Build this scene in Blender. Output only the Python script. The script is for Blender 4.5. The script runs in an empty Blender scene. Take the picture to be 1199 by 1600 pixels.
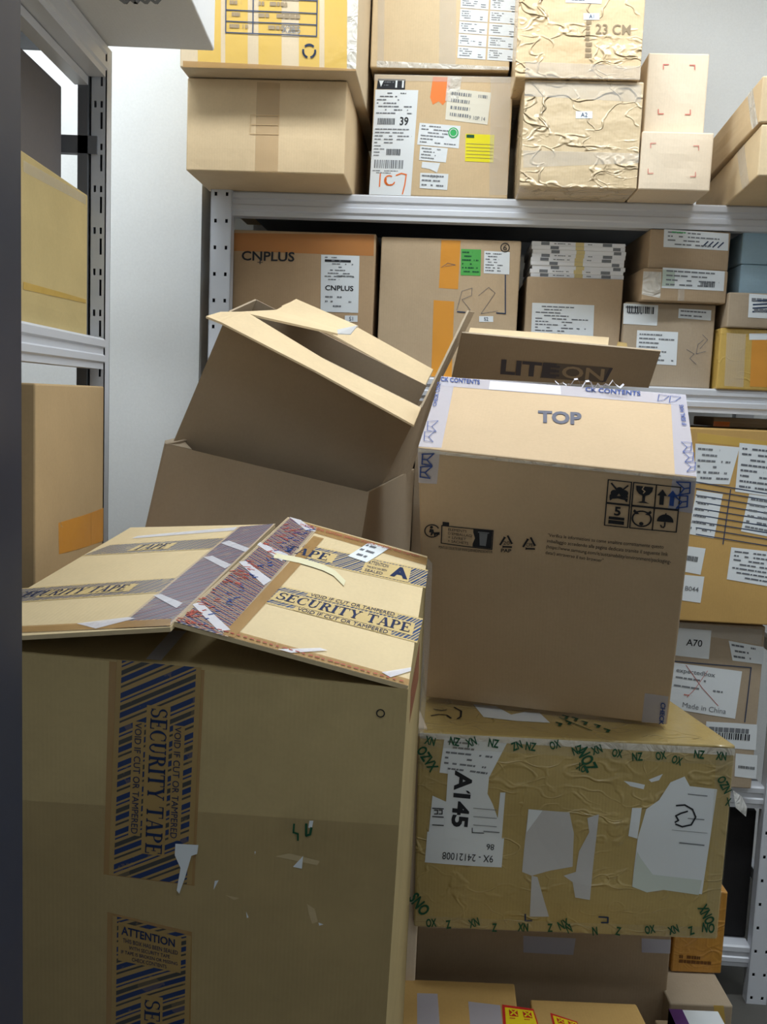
import bpy, math, random
from mathutils import Vector, Matrix, noise
from mathutils.geometry import tessellate_polygon
PI = math.pi
SC = bpy.context.scene
COL = SC.collection
V = Vector

# ------------------------------------------------------------------ camera
pitch = math.atan(176 / 1500); roll = math.atan(.042)
CF = V((0, math.cos(pitch), -math.sin(pitch)))
_r = V((1, 0, 0)); _u = V((0, math.sin(pitch), math.cos(pitch)))
CR = math.cos(roll) * _r + math.sin(roll) * _u
CU = math.cos(roll) * _u - math.sin(roll) * _r
EYE = V((0, 0, 1.5))
cam = bpy.data.cameras.new('camera'); camo = bpy.data.objects.new('camera', cam); COL.objects.link(camo)
cam.sensor_fit = 'VERTICAL'; cam.sensor_height = 36; cam.sensor_width = 27; cam.lens = 36 * 1500 / 1600
cam.clip_start = .02
mw = Matrix((CR, CU, -CF)).transposed().to_4x4(); mw.translation = EYE
camo.matrix_world = mw
SC.camera = camo

# ------------------------------------------------------------------ world, lights, exposure
SC.view_settings.view_transform = 'Standard'; SC.view_settings.look = 'None'
SC.view_settings.gamma = 1; SC.view_settings.use_curve_mapping = False
SC.view_settings.exposure = 0.0
w = bpy.data.worlds.new('world'); SC.world = w; w.use_nodes = True
w.node_tree.nodes['Background'].inputs[0].default_value = (.8, .88, 1, 1)
w.node_tree.nodes['Background'].inputs[1].default_value = .3
def area(name, loc, sx, sy, power, color, rot=(0, 0, 0)):
    l = bpy.data.lights.new(name, 'AREA'); l.shape = 'RECTANGLE'; l.size = sx; l.size_y = sy
    l.energy = power; l.color = color
    o = bpy.data.objects.new(name, l); o.location = loc; o.rotation_euler = rot; COL.objects.link(o); return o
area('aisle_lamp', (.35, 1.62, 2.985), 2.6, .22, 44, (.90, .96, 1.0))
area('camera_side_fill', (.35, .0, 2.985), 2.4, .22, 11, (.90, .96, 1.0))  # unseen fill above the camera side, added to brighten front faces
area('back_wall_fill', (-.35, 2.45, 2.985), 1.2, .2, 7, (.90, .96, 1.0))  # unseen fill added to brighten the white wall at back left

# ------------------------------------------------------------------ projection helpers: pixel + place -> point
def ray(x, y): return CF * 1500 + CR * (x - 599.5) - CU * (y - 800)
def P(x, y, Y): d = ray(x, y); return EYE + d * (Y / d.y)
def proj(p):
    d = p - EYE; z = d.dot(CF)
    return (599.5 + 1500 * d.dot(CR) / z, 800 - 1500 * d.dot(CU) / z)

# ------------------------------------------------------------------ materials
def lin(c):
    return tuple(((x / 255) / 12.92 if x / 255 <= .04045 else ((x / 255 + .055) / 1.055) ** 2.4) for x in c) + (1,)
MATS = {}
def newmat(name):
    m = bpy.data.materials.new(name); m.use_nodes = True
    nt = m.node_tree; return m, nt, nt.nodes['Principled BSDF'], nt.nodes, nt.links
def N(nodes, t, **kw):
    n = nodes.new(t)
    for k, v in kw.items():
        if k.startswith('i_'): n.inputs[k[2:].replace('_', ' ')].default_value = v
        else: setattr(n, k, v)
    return n
def math_node(nd, lk, op, a, b=None):
    n = nd.new('ShaderNodeMath'); n.operation = op
    for i, x in enumerate((a, b)):
        if x is None: continue
        if isinstance(x, (int, float)): n.inputs[i].default_value = x
        else: lk.new(x, n.inputs[i])
    return n.outputs[0]
def flat(name, c, rough=.6, metal=0, spec=.3, alpha=1):
    if name in MATS: return MATS[name]
    m, nt, b, nd, lk = newmat(name)
    b.inputs['Base Color'].default_value = lin(c); b.inputs['Roughness'].default_value = rough
    b.inputs['Metallic'].default_value = metal; b.inputs['Specular IOR Level'].default_value = spec
    b.inputs['Alpha'].default_value = alpha
    MATS[name] = m; return m
def board(name, c, var=.10, rough=.75, gloss=.25, bump=.06, dirt=.0, wr=0):
    """corrugated cardboard: mottled, faint flute lines; wr > 0 adds film wrinkles"""
    if name in MATS: return MATS[name]
    m, nt, b, nd, lk = newmat(name); ds = .02 if c[2] < 108 else .06; g_ = .3 * c[0] + .6 * c[1] + .1 * c[2]; c = [x + (g_ - x) * ds for x in c]
    tc = N(nd, 'ShaderNodeTexCoord')
    n1 = N(nd, 'ShaderNodeTexNoise', i_Scale=5.0, i_Detail=5.0, i_Roughness=.6)
    n2 = N(nd, 'ShaderNodeTexNoise', i_Scale=180.0, i_Detail=2.0)
    lk.new(tc.outputs['Object'], n1.inputs['Vector']); lk.new(tc.outputs['Object'], n2.inputs['Vector'])
    col = lin(c)
    mr = N(nd, 'ShaderNodeMapRange'); mr.inputs[1].default_value = .3; mr.inputs[2].default_value = .7
    mr.inputs[3].default_value = 1 - var; mr.inputs[4].default_value = 1 + var * .6
    lk.new(n1.outputs[0], mr.inputs[0])
    mr2 = N(nd, 'ShaderNodeMapRange'); mr2.inputs[3].default_value = .95; mr2.inputs[4].default_value = 1.05
    lk.new(n2.outputs[0], mr2.inputs[0])
    f = math_node(nd, lk, 'MULTIPLY', mr.outputs[0], mr2.outputs[0])
    mx = N(nd, 'ShaderNodeMix', data_type='RGBA', blend_type='MULTIPLY'); mx.inputs[0].default_value = 1
    mx.inputs[6].default_value = col; lk.new(f, mx.inputs[7])
    src = mx.outputs[2]
    if dirt:
        n3 = N(nd, 'ShaderNodeTexNoise', i_Scale=2.2, i_Detail=8.0, i_Roughness=.7, i_Distortion=.6)
        lk.new(tc.outputs['Object'], n3.inputs['Vector'])
        r = N(nd, 'ShaderNodeValToRGB'); r.color_ramp.elements[0].position = .5; r.color_ramp.elements[1].position = .75
        r.color_ramp.elements[0].color = (0, 0, 0, 1); r.color_ramp.elements[1].color = (dirt,) * 3 + (1,)
        lk.new(n3.outputs[0], r.inputs[0])
        m2 = N(nd, 'ShaderNodeMix', data_type='RGBA'); lk.new(r.outputs[0], m2.inputs[0]); lk.new(src, m2.inputs[6])
        m2.inputs[7].default_value = tuple(x * .55 for x in col[:3]) + (1,); src = m2.outputs[2]
    lk.new(src, b.inputs['Base Color'])
    b.inputs['Roughness'].default_value = rough; b.inputs['Specular IOR Level'].default_value = gloss
    wv = N(nd, 'ShaderNodeTexWave', bands_direction='X', i_Scale=55.0, i_Distortion=.4)
    lk.new(tc.outputs['UV'], wv.inputs['Vector'])
    bp = N(nd, 'ShaderNodeBump', i_Strength=bump, i_Distance=.0008)
    lk.new(wv.outputs[0], bp.inputs['Height'])
    last = bp
    if wr:
        mp = N(nd, 'ShaderNodeMapping'); mp.inputs['Scale'].default_value = (10, 16, 16); mp.inputs['Rotation'].default_value = (0, .25, 0)
        lk.new(tc.outputs['Object'], mp.inputs['Vector'])
        vn = N(nd, 'ShaderNodeTexNoise', i_Scale=.8, i_Detail=2.0, i_Roughness=.5); lk.new(mp.outputs[0], vn.inputs['Vector'])
        va = N(nd, 'ShaderNodeMix', data_type='VECTOR'); va.inputs[0].default_value = .35; lk.new(mp.outputs[0], va.inputs[4])
        sc_ = N(nd, 'ShaderNodeVectorMath', operation='SCALE'); lk.new(vn.outputs[1], sc_.inputs[0]); sc_.inputs[3].default_value = 7.0
        lk.new(sc_.outputs[0], va.inputs[5])
        hs = []
        for k_, (vs_, wdt) in enumerate(((.62, .045), (1.25, .06))):
            vo = N(nd, 'ShaderNodeTexVoronoi', feature='DISTANCE_TO_EDGE', i_Scale=vs_); lk.new(va.outputs[1], vo.inputs['Vector'])
            m_ = N(nd, 'ShaderNodeMapRange'); m_.interpolation_type = 'SMOOTHSTEP'; m_.inputs[1].default_value = 0; m_.inputs[2].default_value = wdt
            m_.inputs[3].default_value = 1; m_.inputs[4].default_value = 0; lk.new(vo.outputs[0], m_.inputs[0])
            hs.append(math_node(nd, lk, 'MULTIPLY', m_.outputs[0], (1.0, .55)[k_]))
        nb = N(nd, 'ShaderNodeTexNoise', i_Scale=1.3, i_Detail=3.0); lk.new(mp.outputs[0], nb.inputs['Vector'])
        mk_ = N(nd, 'ShaderNodeMapRange'); mk_.inputs[1].default_value = .4; mk_.inputs[2].default_value = .6; lk.new(nb.outputs[0], mk_.inputs[0])
        hh_ = math_node(nd, lk, 'ADD', math_node(nd, lk, 'MULTIPLY', math_node(nd, lk, 'ADD', hs[0], hs[1]), mk_.outputs[0]), math_node(nd, lk, 'MULTIPLY', nb.outputs[0], .9))
        b2 = N(nd, 'ShaderNodeBump', i_Strength=1.0, i_Distance=wr)
        lk.new(hh_, b2.inputs['Height']); lk.new(bp.outputs[0], b2.inputs['Normal']); last = b2
        b.inputs['Coat Weight'].default_value = .7; b.inputs['Coat Roughness'].default_value = .16
        lk.new(b2.outputs[0], b.inputs['Coat Normal'])
    lk.new(last.outputs[0], b.inputs['Normal'])
    MATS[name] = m; return m
def film(name, c, alpha=.5, rough=.22, wrinkle=.002, scale=14, coat=.0):
    """adhesive tape or clear film with small wrinkles"""
    if name in MATS: return MATS[name]
    m, nt, b, nd, lk = newmat(name)
    tc = N(nd, 'ShaderNodeTexCoord')
    n1 = N(nd, 'ShaderNodeTexNoise', i_Scale=scale, i_Detail=3.0, i_Distortion=1.2)
    lk.new(tc.outputs['Object'], n1.inputs['Vector'])
    b.inputs['Base Color'].default_value = lin(c); b.inputs['Alpha'].default_value = alpha
    b.inputs['Roughness'].default_value = rough; b.inputs['Specular IOR Level'].default_value = .6
    bp = N(nd, 'ShaderNodeBump', i_Strength=1.0, i_Distance=wrinkle)
    lk.new(n1.outputs[0], bp.inputs['Height']); lk.new(bp.outputs[0], b.inputs['Normal'])
    MATS[name] = m; return m
def metal(name, c, rough=.45, metalness=.35):
    if name in MATS: return MATS[name]
    m, nt, b, nd, lk = newmat(name)
    tc = N(nd, 'ShaderNodeTexCoord')
    n1 = N(nd, 'ShaderNodeTexNoise', i_Scale=9.0, i_Detail=4.0)
    lk.new(tc.outputs['Object'], n1.inputs['Vector'])
    mr = N(nd, 'ShaderNodeMapRange'); mr.inputs[3].default_value = rough - .1; mr.inputs[4].default_value = rough + .12
    lk.new(n1.outputs[0], mr.inputs[0]); lk.new(mr.outputs[0], b.inputs['Roughness'])
    b.inputs['Base Color'].default_value = lin(c); b.inputs['Metallic'].default_value = metalness
    MATS[name] = m; return m
def stripes(name, base, cols, period, slope, alpha=1, vmargin=.06, blocks=None):
    """printed security tape: slanted bars of several widths along the tape (UV in metres along, 0..1 across)"""
    if name in MATS: return MATS[name]
    m, nt, b, nd, lk = newmat(name)
    tc = N(nd, 'ShaderNodeTexCoord'); sp = N(nd, 'ShaderNodeSeparateXYZ'); lk.new(tc.outputs['UV'], sp.inputs[0])
    t = math_node(nd, lk, 'ADD', math_node(nd, lk, 'MULTIPLY', sp.outputs[0], 1 / period), math_node(nd, lk, 'MULTIPLY', sp.outputs[1], slope))
    fr = math_node(nd, lk, 'FRACT', t)
    cr = N(nd, 'ShaderNodeValToRGB'); cr.color_ramp.interpolation = 'CONSTANT'
    els = cr.color_ramp.elements
    els[0].position = 0; els[0].color = lin(cols[0][1]); els[1].position = cols[1][0]; els[1].color = lin(cols[1][1])
    for p_, c_ in cols[2:]:
        e = els.new(p_); e.color = lin(c_)
    lk.new(fr, cr.inputs[0])
    d = math_node(nd, lk, 'ABSOLUTE', math_node(nd, lk, 'SUBTRACT', sp.outputs[1], .5))
    edge = math_node(nd, lk, 'GREATER_THAN', d, .5 - vmargin)
    mx = N(nd, 'ShaderNodeMix', data_type='RGBA'); lk.new(edge, mx.inputs[0]); lk.new(cr.outputs[0], mx.inputs[6]); mx.inputs[7].default_value = lin(base)
    out = mx.outputs[2]
    n1 = N(nd, 'ShaderNodeTexNoise', i_Scale=40.0, i_Detail=4.0); lk.new(tc.outputs['Object'], n1.inputs['Vector'])
    mk = math_node(nd, lk, 'GREATER_THAN', n1.outputs[0], .60)
    m3 = N(nd, 'ShaderNodeMix', data_type='RGBA'); lk.new(math_node(nd, lk, 'MULTIPLY', mk, .22), m3.inputs[0]); lk.new(out, m3.inputs[6]); m3.inputs[7].default_value = lin(base)
    lk.new(m3.outputs[2], b.inputs['Base Color'])
    b.inputs['Roughness'].default_value = .32; b.inputs['Alpha'].default_value = alpha
    n2 = N(nd, 'ShaderNodeTexNoise', i_Scale=25.0, i_Detail=2.0); lk.new(tc.outputs['Object'], n2.inputs['Vector'])
    bp = N(nd, 'ShaderNodeBump', i_Strength=.6, i_Distance=.001); lk.new(n2.outputs[0], bp.inputs['Height']); lk.new(bp.outputs[0], b.inputs['Normal'])
    MATS[name] = m; return m

PAPER = flat('label_paper', (226, 232, 236), .55)
GREYPAPER = flat('grey_backing_paper', (196, 196, 196), .6)
INK = flat('black_ink', (38, 40, 46), .6)
SINK = flat('small_print_ink', (104, 108, 116), .6)
GREYINK = flat('grey_ink', (120, 124, 130), .6)
FAINT = flat('faint_print', (150, 132, 105), .7)
BLUE = flat('blue_ink', (42, 72, 140), .5)
LBLUE = flat('light_blue_ink', (70, 110, 190), .5)
NAVY = flat('navy_ink', (45, 62, 92), .6)
RED = flat('red_ink', (176, 84, 72), .6)
PINK = flat('pink_print', (206, 120, 108), .6)
GREEN = flat('green_sticker', (60, 178, 100), .5)
DGREEN = flat('dark_green_ink', (30, 84, 58), .5)
ORANGE_INK = flat('orange_marker', (236, 120, 50), .5)
ORANGE = film('orange_tape', (230, 158, 60), .92, .28, .0012, 12)
ORANGE2 = film('bright_orange_tape', (238, 130, 55), 1, .3, .0012, 12)
AMBER = film('amber_tape', (222, 184, 92), .8, .2, .0022, 10)
CLEAR = film('clear_tape', (226, 222, 214), .32, .12, .0035, 16)
CLEARW = film('lavender_tape', (196, 194, 206), .72, .2, .0012, 14)
SHINE = film('crumpled_clear_tape', (240, 238, 230), .6, .1, .012, 30)
BROWNTAPE = film('brown_tape', (178, 140, 88), .75, .25, .001, 12)
WHITEFILM = film('white_film', (232, 232, 240), .8, .25, .002, 20)
YELLOWNOTE = flat('yellow_note', (236, 226, 40), .6)

# ------------------------------------------------------------------ geometry helpers
class Mesh:
    def __init__(s): s.v = []; s.f = []; s.m = []; s.uv = []; s.mats = []; s.smooth = False
    def mi(s, mat):
        if mat not in s.mats: s.mats.append(mat)
        return s.mats.index(mat)
    def poly(s, pts, mat, uvs=None):
        i = len(s.v); s.v += [V(p) for p in pts]; s.f.append(tuple(range(i, i + len(pts)))); s.m.append(s.mi(mat))
        s.uv.append(uvs or [(0, 0)] * len(pts))
    def hexa(s, c, mat):
        """c: 8 points, 0-3 one side (ring), 4-7 the opposite ring"""
        for q in ((0, 1, 2, 3), (7, 6, 5, 4), (0, 4, 5, 1), (1, 5, 6, 2), (2, 6, 7, 3), (3, 7, 4, 0)):
            pts = [c[k] for k in q]
            w_ = (pts[1] - pts[0]).length; h_ = (pts[3] - pts[0]).length
            s.poly(pts, mat, [(0, 0), (w_, 0), (w_, h_), (0, h_)])
    def box(s, x0, x1, y0, y1, z0, z1, mat):
        s.hexa([V(p) for p in ((x0, y0, z1), (x1, y0, z1), (x1, y0, z0), (x0, y0, z0), (x0, y1, z1), (x1, y1, z1), (x1, y1, z0), (x0, y1, z0))], mat)
    def build(s, name, parent=None, bevel=0, merge=False, origin=None, xf=None, smooth=False):
        if xf: s.v = [xf @ p for p in s.v]
        if parent is not None: org = PORG[parent.name]
        elif origin is not None: org = V(origin)
        else:
            xs = [p.x for p in s.v]; ys = [p.y for p in s.v]; zs = [p.z for p in s.v]
            org = V(((min(xs) + max(xs)) / 2, (min(ys) + max(ys)) / 2, min(zs)))
        me = bpy.data.meshes.new(name)
        me.from_pydata([p - org for p in s.v], [], s.f)
        for m_ in s.mats: me.materials.append(m_)
        me.polygons.foreach_set('material_index', s.m)
        uvl = me.uv_layers.new(name='UVMap')
        k = 0
        for q in s.uv:
            for t in q: uvl.data[k].uv = t; k += 1
        if merge:
            import bmesh
            bm = bmesh.new(); bm.from_mesh(me); bmesh.ops.remove_doubles(bm, verts=bm.verts, dist=1e-5)
            bmesh.ops.recalc_face_normals(bm, faces=bm.faces); bm.to_mesh(me); bm.free()
        if smooth: me.shade_smooth()
        o = bpy.data.objects.new(name, me); COL.objects.link(o)
        if parent is not None: o.parent = parent
        else: o.location = org
        PORG[o.name] = org
        if bevel:
            b = o.modifiers.new('edge', 'BEVEL'); b.width = bevel; b.segments = 2; b.limit_method = 'ANGLE'; b.angle_limit = math.radians(45)
        return o
PORG = {}
def tag(o, label=None, cat=None, group=None, kind=None):
    if label: o['label'] = label
    if cat: o['category'] = cat
    if group: o['group'] = group
    if kind: o['kind'] = kind
    return o
def empty(name, loc, label, cat, group=None):
    o = bpy.data.objects.new(name, None); o.location = loc; COL.objects.link(o); o.empty_display_size = .05
    PORG[o.name] = V(loc); return tag(o, label, cat, group)

class Face:
    def __init__(s, tl, tr, br, bl, bulge=0, seed=0):
        s.q = [V(tl), V(tr), V(br), V(bl)]; s.b = bulge; s.seed = seed
        s.n = (s.q[3] - s.q[0]).cross(s.q[1] - s.q[0]).normalized()
        s.w = (s.q[1] - s.q[0]).length; s.h = (s.q[3] - s.q[0]).length
    def pt(s, u, v, off=0):   # u right, v DOWN
        tl, tr, br, bl = s.q
        p = (tl * (1 - u) + tr * u) * (1 - v) + (bl * (1 - u) + br * u) * v
        if s.b:
            uu = min(max(u, 0), 1); vv = min(max(v, 0), 1)
            wd = math.sin(PI * uu) ** .6 * math.sin(PI * vv) ** .6 if 0 < uu < 1 and 0 < vv < 1 else 0
            off += wd * s.b * (1 + 1.2 * noise.noise(V((u * 3 + s.seed, v * 3, s.seed * .7))))
        return p + s.n * off
    def inv(s, x, y):
        u = v = .5
        for _ in range(12):
            a = proj(s.pt(u, v)); e = 1e-4
            ax = proj(s.pt(u + e, v)); ay = proj(s.pt(u, v + e))
            j = [(ax[0] - a[0]) / e, (ay[0] - a[0]) / e, (ax[1] - a[1]) / e, (ay[1] - a[1]) / e]
            det = j[0] * j[3] - j[1] * j[2]
            if abs(det) < 1e-9: break
            dx, dy = x - a[0], y - a[1]
            u += (j[3] * dx - j[1] * dy) / det; v += (-j[2] * dx + j[0] * dy) / det
        return u, v

_tc = {}
def text_tris(st, bold):
    k = (st, bold)
    if k in _tc: return _tc[k]
    cu = bpy.data.curves.new('t', 'FONT'); cu.body = st; cu.resolution_u = 3; cu.offset = bold
    ob = bpy.data.objects.new('t', cu); COL.objects.link(ob)
    bpy.context.view_layer.update()
    dg = bpy.context.evaluated_depsgraph_get()
    me = bpy.data.meshes.new_from_object(ob.evaluated_get(dg))
    vs = [v.co.copy() for v in me.vertices]; fs = [tuple(p.vertices) for p in me.polygons]
    bpy.data.objects.remove(ob); bpy.data.curves.remove(cu); bpy.data.meshes.remove(me)
    if vs:
        x0 = min(v.x for v in vs); x1 = max(v.x for v in vs); y0 = min(v.y for v in vs); y1 = max(v.y for v in vs)
        vs = [((v.x - x0) / max(x1 - x0, 1e-6), 1 - (v.y - y0) / max(y1 - y0, 1e-6)) for v in vs]
    _tc[k] = (vs, fs); return _tc[k]

def roman(st):
    """capital letters with serifs and thick-thin strokes, as quads in x right / y down"""
    T, t_ = .21, .07; out = []; X = 0
    def bar(x0, y0, x1, y1): out.append([(X + x0, y0), (X + x1, y0), (X + x1, y1), (X + x0, y1)])
    def dia(x0, y0, x1, y1, w_): out.append([(X + x0, y0), (X + x0 + w_, y0), (X + x1 + w_, y1), (X + x1, y1)])
    def arc(cx, cy, rx, ry, a0, a1, n=12, tmin=.06, tmax=.21):
        for i in range(n):
            q = []
            for k, sgn in ((i, 1), (i + 1, 1), (i + 1, -1), (i, -1)):
                a = math.radians(a0 + (a1 - a0) * k / n); w_ = tmin + (tmax - tmin) * abs(math.cos(a)) ** 1.3
                q.append((X + cx + (rx + sgn * w_ / 2) * math.cos(a), cy + (ry + sgn * tmin / 2) * math.sin(a)))
            out.append(q)
    for ch in st:
        if ch == ' ': X += .45; continue
        if ch in 'EPRITF':
            c0 = .1 if ch != 'T' and ch != 'I' else (.32 if ch == 'T' else .08)
            bar(c0, 0, c0 + T, 1); bar(c0 - .09, 0, c0 + T + .09, t_); bar(c0 - .09, 1 - t_, c0 + T + .09, 1)
        w_ = .78
        if ch == 'E': bar(.1, 0, .72, t_); bar(.1, .46, .55, .53); bar(.1, 1 - t_, .75, 1); bar(.66, 0, .72, .25); bar(.69, .75, .75, 1); bar(.51, .36, .56, .63)
        elif ch == 'I': w_ = .38
        elif ch == 'T': bar(0, 0, .85, t_); bar(0, 0, .05, .27); bar(.80, 0, .85, .27); w_ = .86
        elif ch == 'P': arc(.36, .27, .30, .235, -90, 90); bar(.2, 0, .36, t_); bar(.2, .47, .36, .54)
        elif ch == 'R': arc(.36, .25, .28, .22, -90, 90); bar(.2, 0, .36, t_); bar(.2, .44, .36, .51); dia(.36, .48, .66, 1, .2); bar(.62, .94, .95, 1); w_ = .9
        elif ch == 'C': arc(.46, .5, .36, .465, 50, 310, 18); bar(.68, .04, .73, .33); bar(.70, .70, .74, .86); w_ = .82
        elif ch == 'S': arc(.34, .26, .24, .225, 330, 90, 14, .07, .16); arc(.34, .73, .26, .235, -90, 150, 14, .07, .18); bar(.56, .03, .61, .28); bar(.05, .70, .10, .97); w_ = .68
        elif ch == 'U': bar(.09, 0, .09 + T, .7); bar(0, 0, .40, t_); bar(.66, 0, .73, .7); bar(.55, 0, .86, t_); arc(.41, .68, .255, .285, 0, 180, 12, .08, .14); w_ = .88
        elif ch == 'Y': dia(.06, 0, .36, .55, .22); dia(.76, 0, .50, .55, .07); bar(.36, .5, .57, 1); bar(-.02, 0, .36, t_); bar(.62, 0, .92, t_); bar(.27, 1 - t_, .66, 1); w_ = .9
        elif ch == 'A': dia(.38, 0, .10, 1, .07); dia(.36, 0, .64, 1, .22); bar(.2, .62, .62, .68); bar(0, 1 - t_, .26, 1); bar(.54, 1 - t_, .95, 1); w_ = .92
        X += w_ + .06
    return [[(x / (X - .06), y) for x, y in q] for q in out]
class Decal:
    """flat things stuck on or printed on a face; quad = photo positions of TL, TR, BR, BL (uv=True: face fractions)"""
    def __init__(s, face, quad=None, lvl=1, uv=False, clamp=False):
        s.f = face; s.l = lvl; s.M = Mesh()
        if quad is None: s.q = [(0, 0), (1, 0), (1, 1), (0, 1)]
        elif uv: s.q = list(quad)
        else: s.q = [tuple(min(max(t, 0.0), 1.0) if clamp else t for t in face.inv(*p)) for p in quad]
    def uvat(s, a, b):
        q = s.q
        return tuple((q[0][i] * (1 - a) + q[1][i] * a) * (1 - b) + (q[3][i] * (1 - a) + q[2][i] * a) * b for i in (0, 1))
    def pt(s, a, b, lv=0):
        u, v = s.uvat(a, b); return s.f.pt(u, v, .0007 * (s.l + lv))
    def area(s, a0, b0, a1, b1, mat, lv=0, n=None, len_uv=False, ragged=0):
        n = n or max(1, min(12, int(max(abs(a1 - a0), abs(b1 - b0)) * 10)))
        L = (s.pt(a1, b0) - s.pt(a0, b0)).length; L2 = (s.pt(a0, b1) - s.pt(a0, b0)).length
        for i in range(n):
            for j in range(n):
                A0 = a0 + (a1 - a0) * i / n; A1 = a0 + (a1 - a0) * (i + 1) / n; B0 = b0 + (b1 - b0) * j / n; B1 = b0 + (b1 - b0) * (j + 1) / n
                ps = [s.pt(A0, B0, lv), s.pt(A1, B0, lv), s.pt(A1, B1, lv), s.pt(A0, B1, lv)]
                if len_uv == 'x':
                    f = lambda a, b: (L * (a - a0) / (a1 - a0), (b - b0) / (b1 - b0))
                elif len_uv == 'y':
                    f = lambda a, b: (L2 * (b - b0) / (b1 - b0), (a - a0) / (a1 - a0))
                else: f = lambda a, b: (a, b)
                s.M.poly(ps, mat, [f(A0, B0), f(A1, B0), f(A1, B1), f(A0, B1)])
        return s
    def shape(s, pts, mat, lv=0):       # fractions of the quad
        ex_ = max(max(p[0] for p in pts) - min(p[0] for p in pts), max(p[1] for p in pts) - min(p[1] for p in pts))
        if (s.f.b or s.twist()) and (s.pt(*pts[0]) - s.pt(*pts[len(pts) // 2])).length > .03:
            st = [[V((pts[i][0], pts[i][1], 0)) for i in t] for t in tessellate_polygon([[V((a, b, 0)) for a, b in pts]])]
            while st:
                t = st.pop(); ps = [s.pt(v.x, v.y, lv) for v in t]
                L = [(ps[(i + 1) % 3] - ps[i]).length for i in range(3)]; k = L.index(max(L))
                if L[k] > .035:
                    m_ = (t[k] + t[(k + 1) % 3]) / 2; st += [[t[k], m_, t[(k + 2) % 3]], [m_, t[(k + 1) % 3], t[(k + 2) % 3]]]
                else: s.M.poly(ps, mat)
            return s
        s.M.poly([s.pt(a, b, lv) for a, b in pts], mat); return s
    def twist(s):
        q = s.f.q; return abs((q[2] - q[0]).dot(s.f.n)) > .002
    def line(s, pts, wd, mat, lv=1, asp=None):
        """polyline with width wd (fraction of height)"""
        if asp is None:
            asp = (s.pt(0, 1) - s.pt(0, 0)).length / max((s.pt(1, 0) - s.pt(0, 0)).length, 1e-6)
        for (a0, b0), (a1, b1) in zip(pts, pts[1:]):
            dx = (a1 - a0) / asp; dy = b1 - b0; L = math.hypot(dx, dy) or 1
            nx, ny = -dy / L * wd / 2 * asp, dx / L * wd / 2; ex, ey = dx / L * wd / 3 * asp, dy / L * wd / 3
            s.shape([(a0 - ex + nx, b0 - ey + ny), (a1 + ex + nx, b1 + ey + ny), (a1 + ex - nx, b1 + ey - ny), (a0 - ex - nx, b0 - ey - ny)], mat, lv)
        return s
    def frame(s, a0, b0, a1, b1, wd, mat, lv=1): return s.line([(a0, b0), (a1, b0), (a1, b1), (a0, b1), (a0, b0)], wd, mat, lv)
    def disc(s, a, b, r, mat, lv=1, n=20, asp=None):
        asp = asp or (s.pt(0, 1) - s.pt(0, 0)).length / max((s.pt(1, 0) - s.pt(0, 0)).length, 1e-6)
        return s.shape([(a + r * asp * math.cos(2 * PI * i / n), b + r * math.sin(2 * PI * i / n)) for i in range(n)], mat, lv)
    def arc(s, a, b, r, t0, t1, wd, mat, lv=1, n=16):
        asp = (s.pt(0, 1) - s.pt(0, 0)).length / max((s.pt(1, 0) - s.pt(0, 0)).length, 1e-6)
        return s.line([(a + r * asp * math.cos(math.radians(t0 + (t1 - t0) * i / n)), b + r * math.sin(math.radians(t0 + (t1 - t0) * i / n))) for i in range(n + 1)], wd, mat, lv)
    def text(s, st, a0, b0, a1, b1, mat=INK, rot=0, bold=0, lv=1):
        vs, fs = text_tris(st, bold)
        def mp(x, y):
            if rot == 90: x, y = 1 - y, x      # reads downwards
            elif rot == 180: x, y = 1 - x, 1 - y
            elif rot == 270: x, y = y, 1 - x
            return s.pt(a0 + (a1 - a0) * x, b0 + (b1 - b0) * y, lv)
        for f in fs: s.M.poly([mp(*vs[i]) for i in f], mat)
        return s
    def serif(s, st, a0, b0, a1, b1, mat, rot=0, lv=1):
        for q in roman(st):
            pts = []
            for x, y in q:
                if rot == 90: x, y = 1 - y, x
                pts.append(s.pt(a0 + (a1 - a0) * x, b0 + (b1 - b0) * y, lv))
            s.M.poly(pts, mat)
        return s
    def lines(s, a0, b0, a1, b1, rows, mat=GREYINK, seed=0, lv=1, th=.34, fill=.8):
        """rows of small print too fine to read"""
        rd = random.Random(seed)
        for r in range(rows):
            y0 = b0 + (b1 - b0) * (r + .25) / rows; y1 = y0 + (b1 - b0) / rows * th
            mat = SINK if mat is INK else mat; x = a0; end = a0 + (a1 - a0) * rd.uniform(.45, 1)
            while x < end:
                w_ = (a1 - a0) * rd.uniform(.03, .14); x2 = min(x + w_, end)
                if rd.random() < fill: s.shape([(x, y0), (x2, y0), (x2, y1), (x, y1)], mat, lv)
                x = x2 + (a1 - a0) * .015
        return s
    def barcode(s, a0, b0, a1, b1, mat=INK, seed=0, n=26, vert=False):
        rd = random.Random(seed); x = 0
        while x < 1:
            w_ = rd.uniform(.4, 1.3) / n
            if vert: s.shape([(a0, b0 + (b1 - b0) * x), (a1, b0 + (b1 - b0) * x), (a1, b0 + (b1 - b0) * min(1, x + w_)), (a0, b0 + (b1 - b0) * min(1, x + w_))], mat, 1)
            else: s.shape([(a0 + (a1 - a0) * x, b0), (a0 + (a1 - a0) * min(1, x + w_), b0), (a0 + (a1 - a0) * min(1, x + w_), b1), (a0 + (a1 - a0) * x, b1)], mat, 1)
            x += w_ + rd.uniform(.4, 1.1) / n
        return s
    def done(s, name, parent, label=None):
        o = s.M.build(name, parent)
        if label: o['label'] = label
        return o
def px2quad(x0, y0, x1, y1): return [(x0, y0), (x1, y0), (x1, y1), (x0, y1)]
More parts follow.
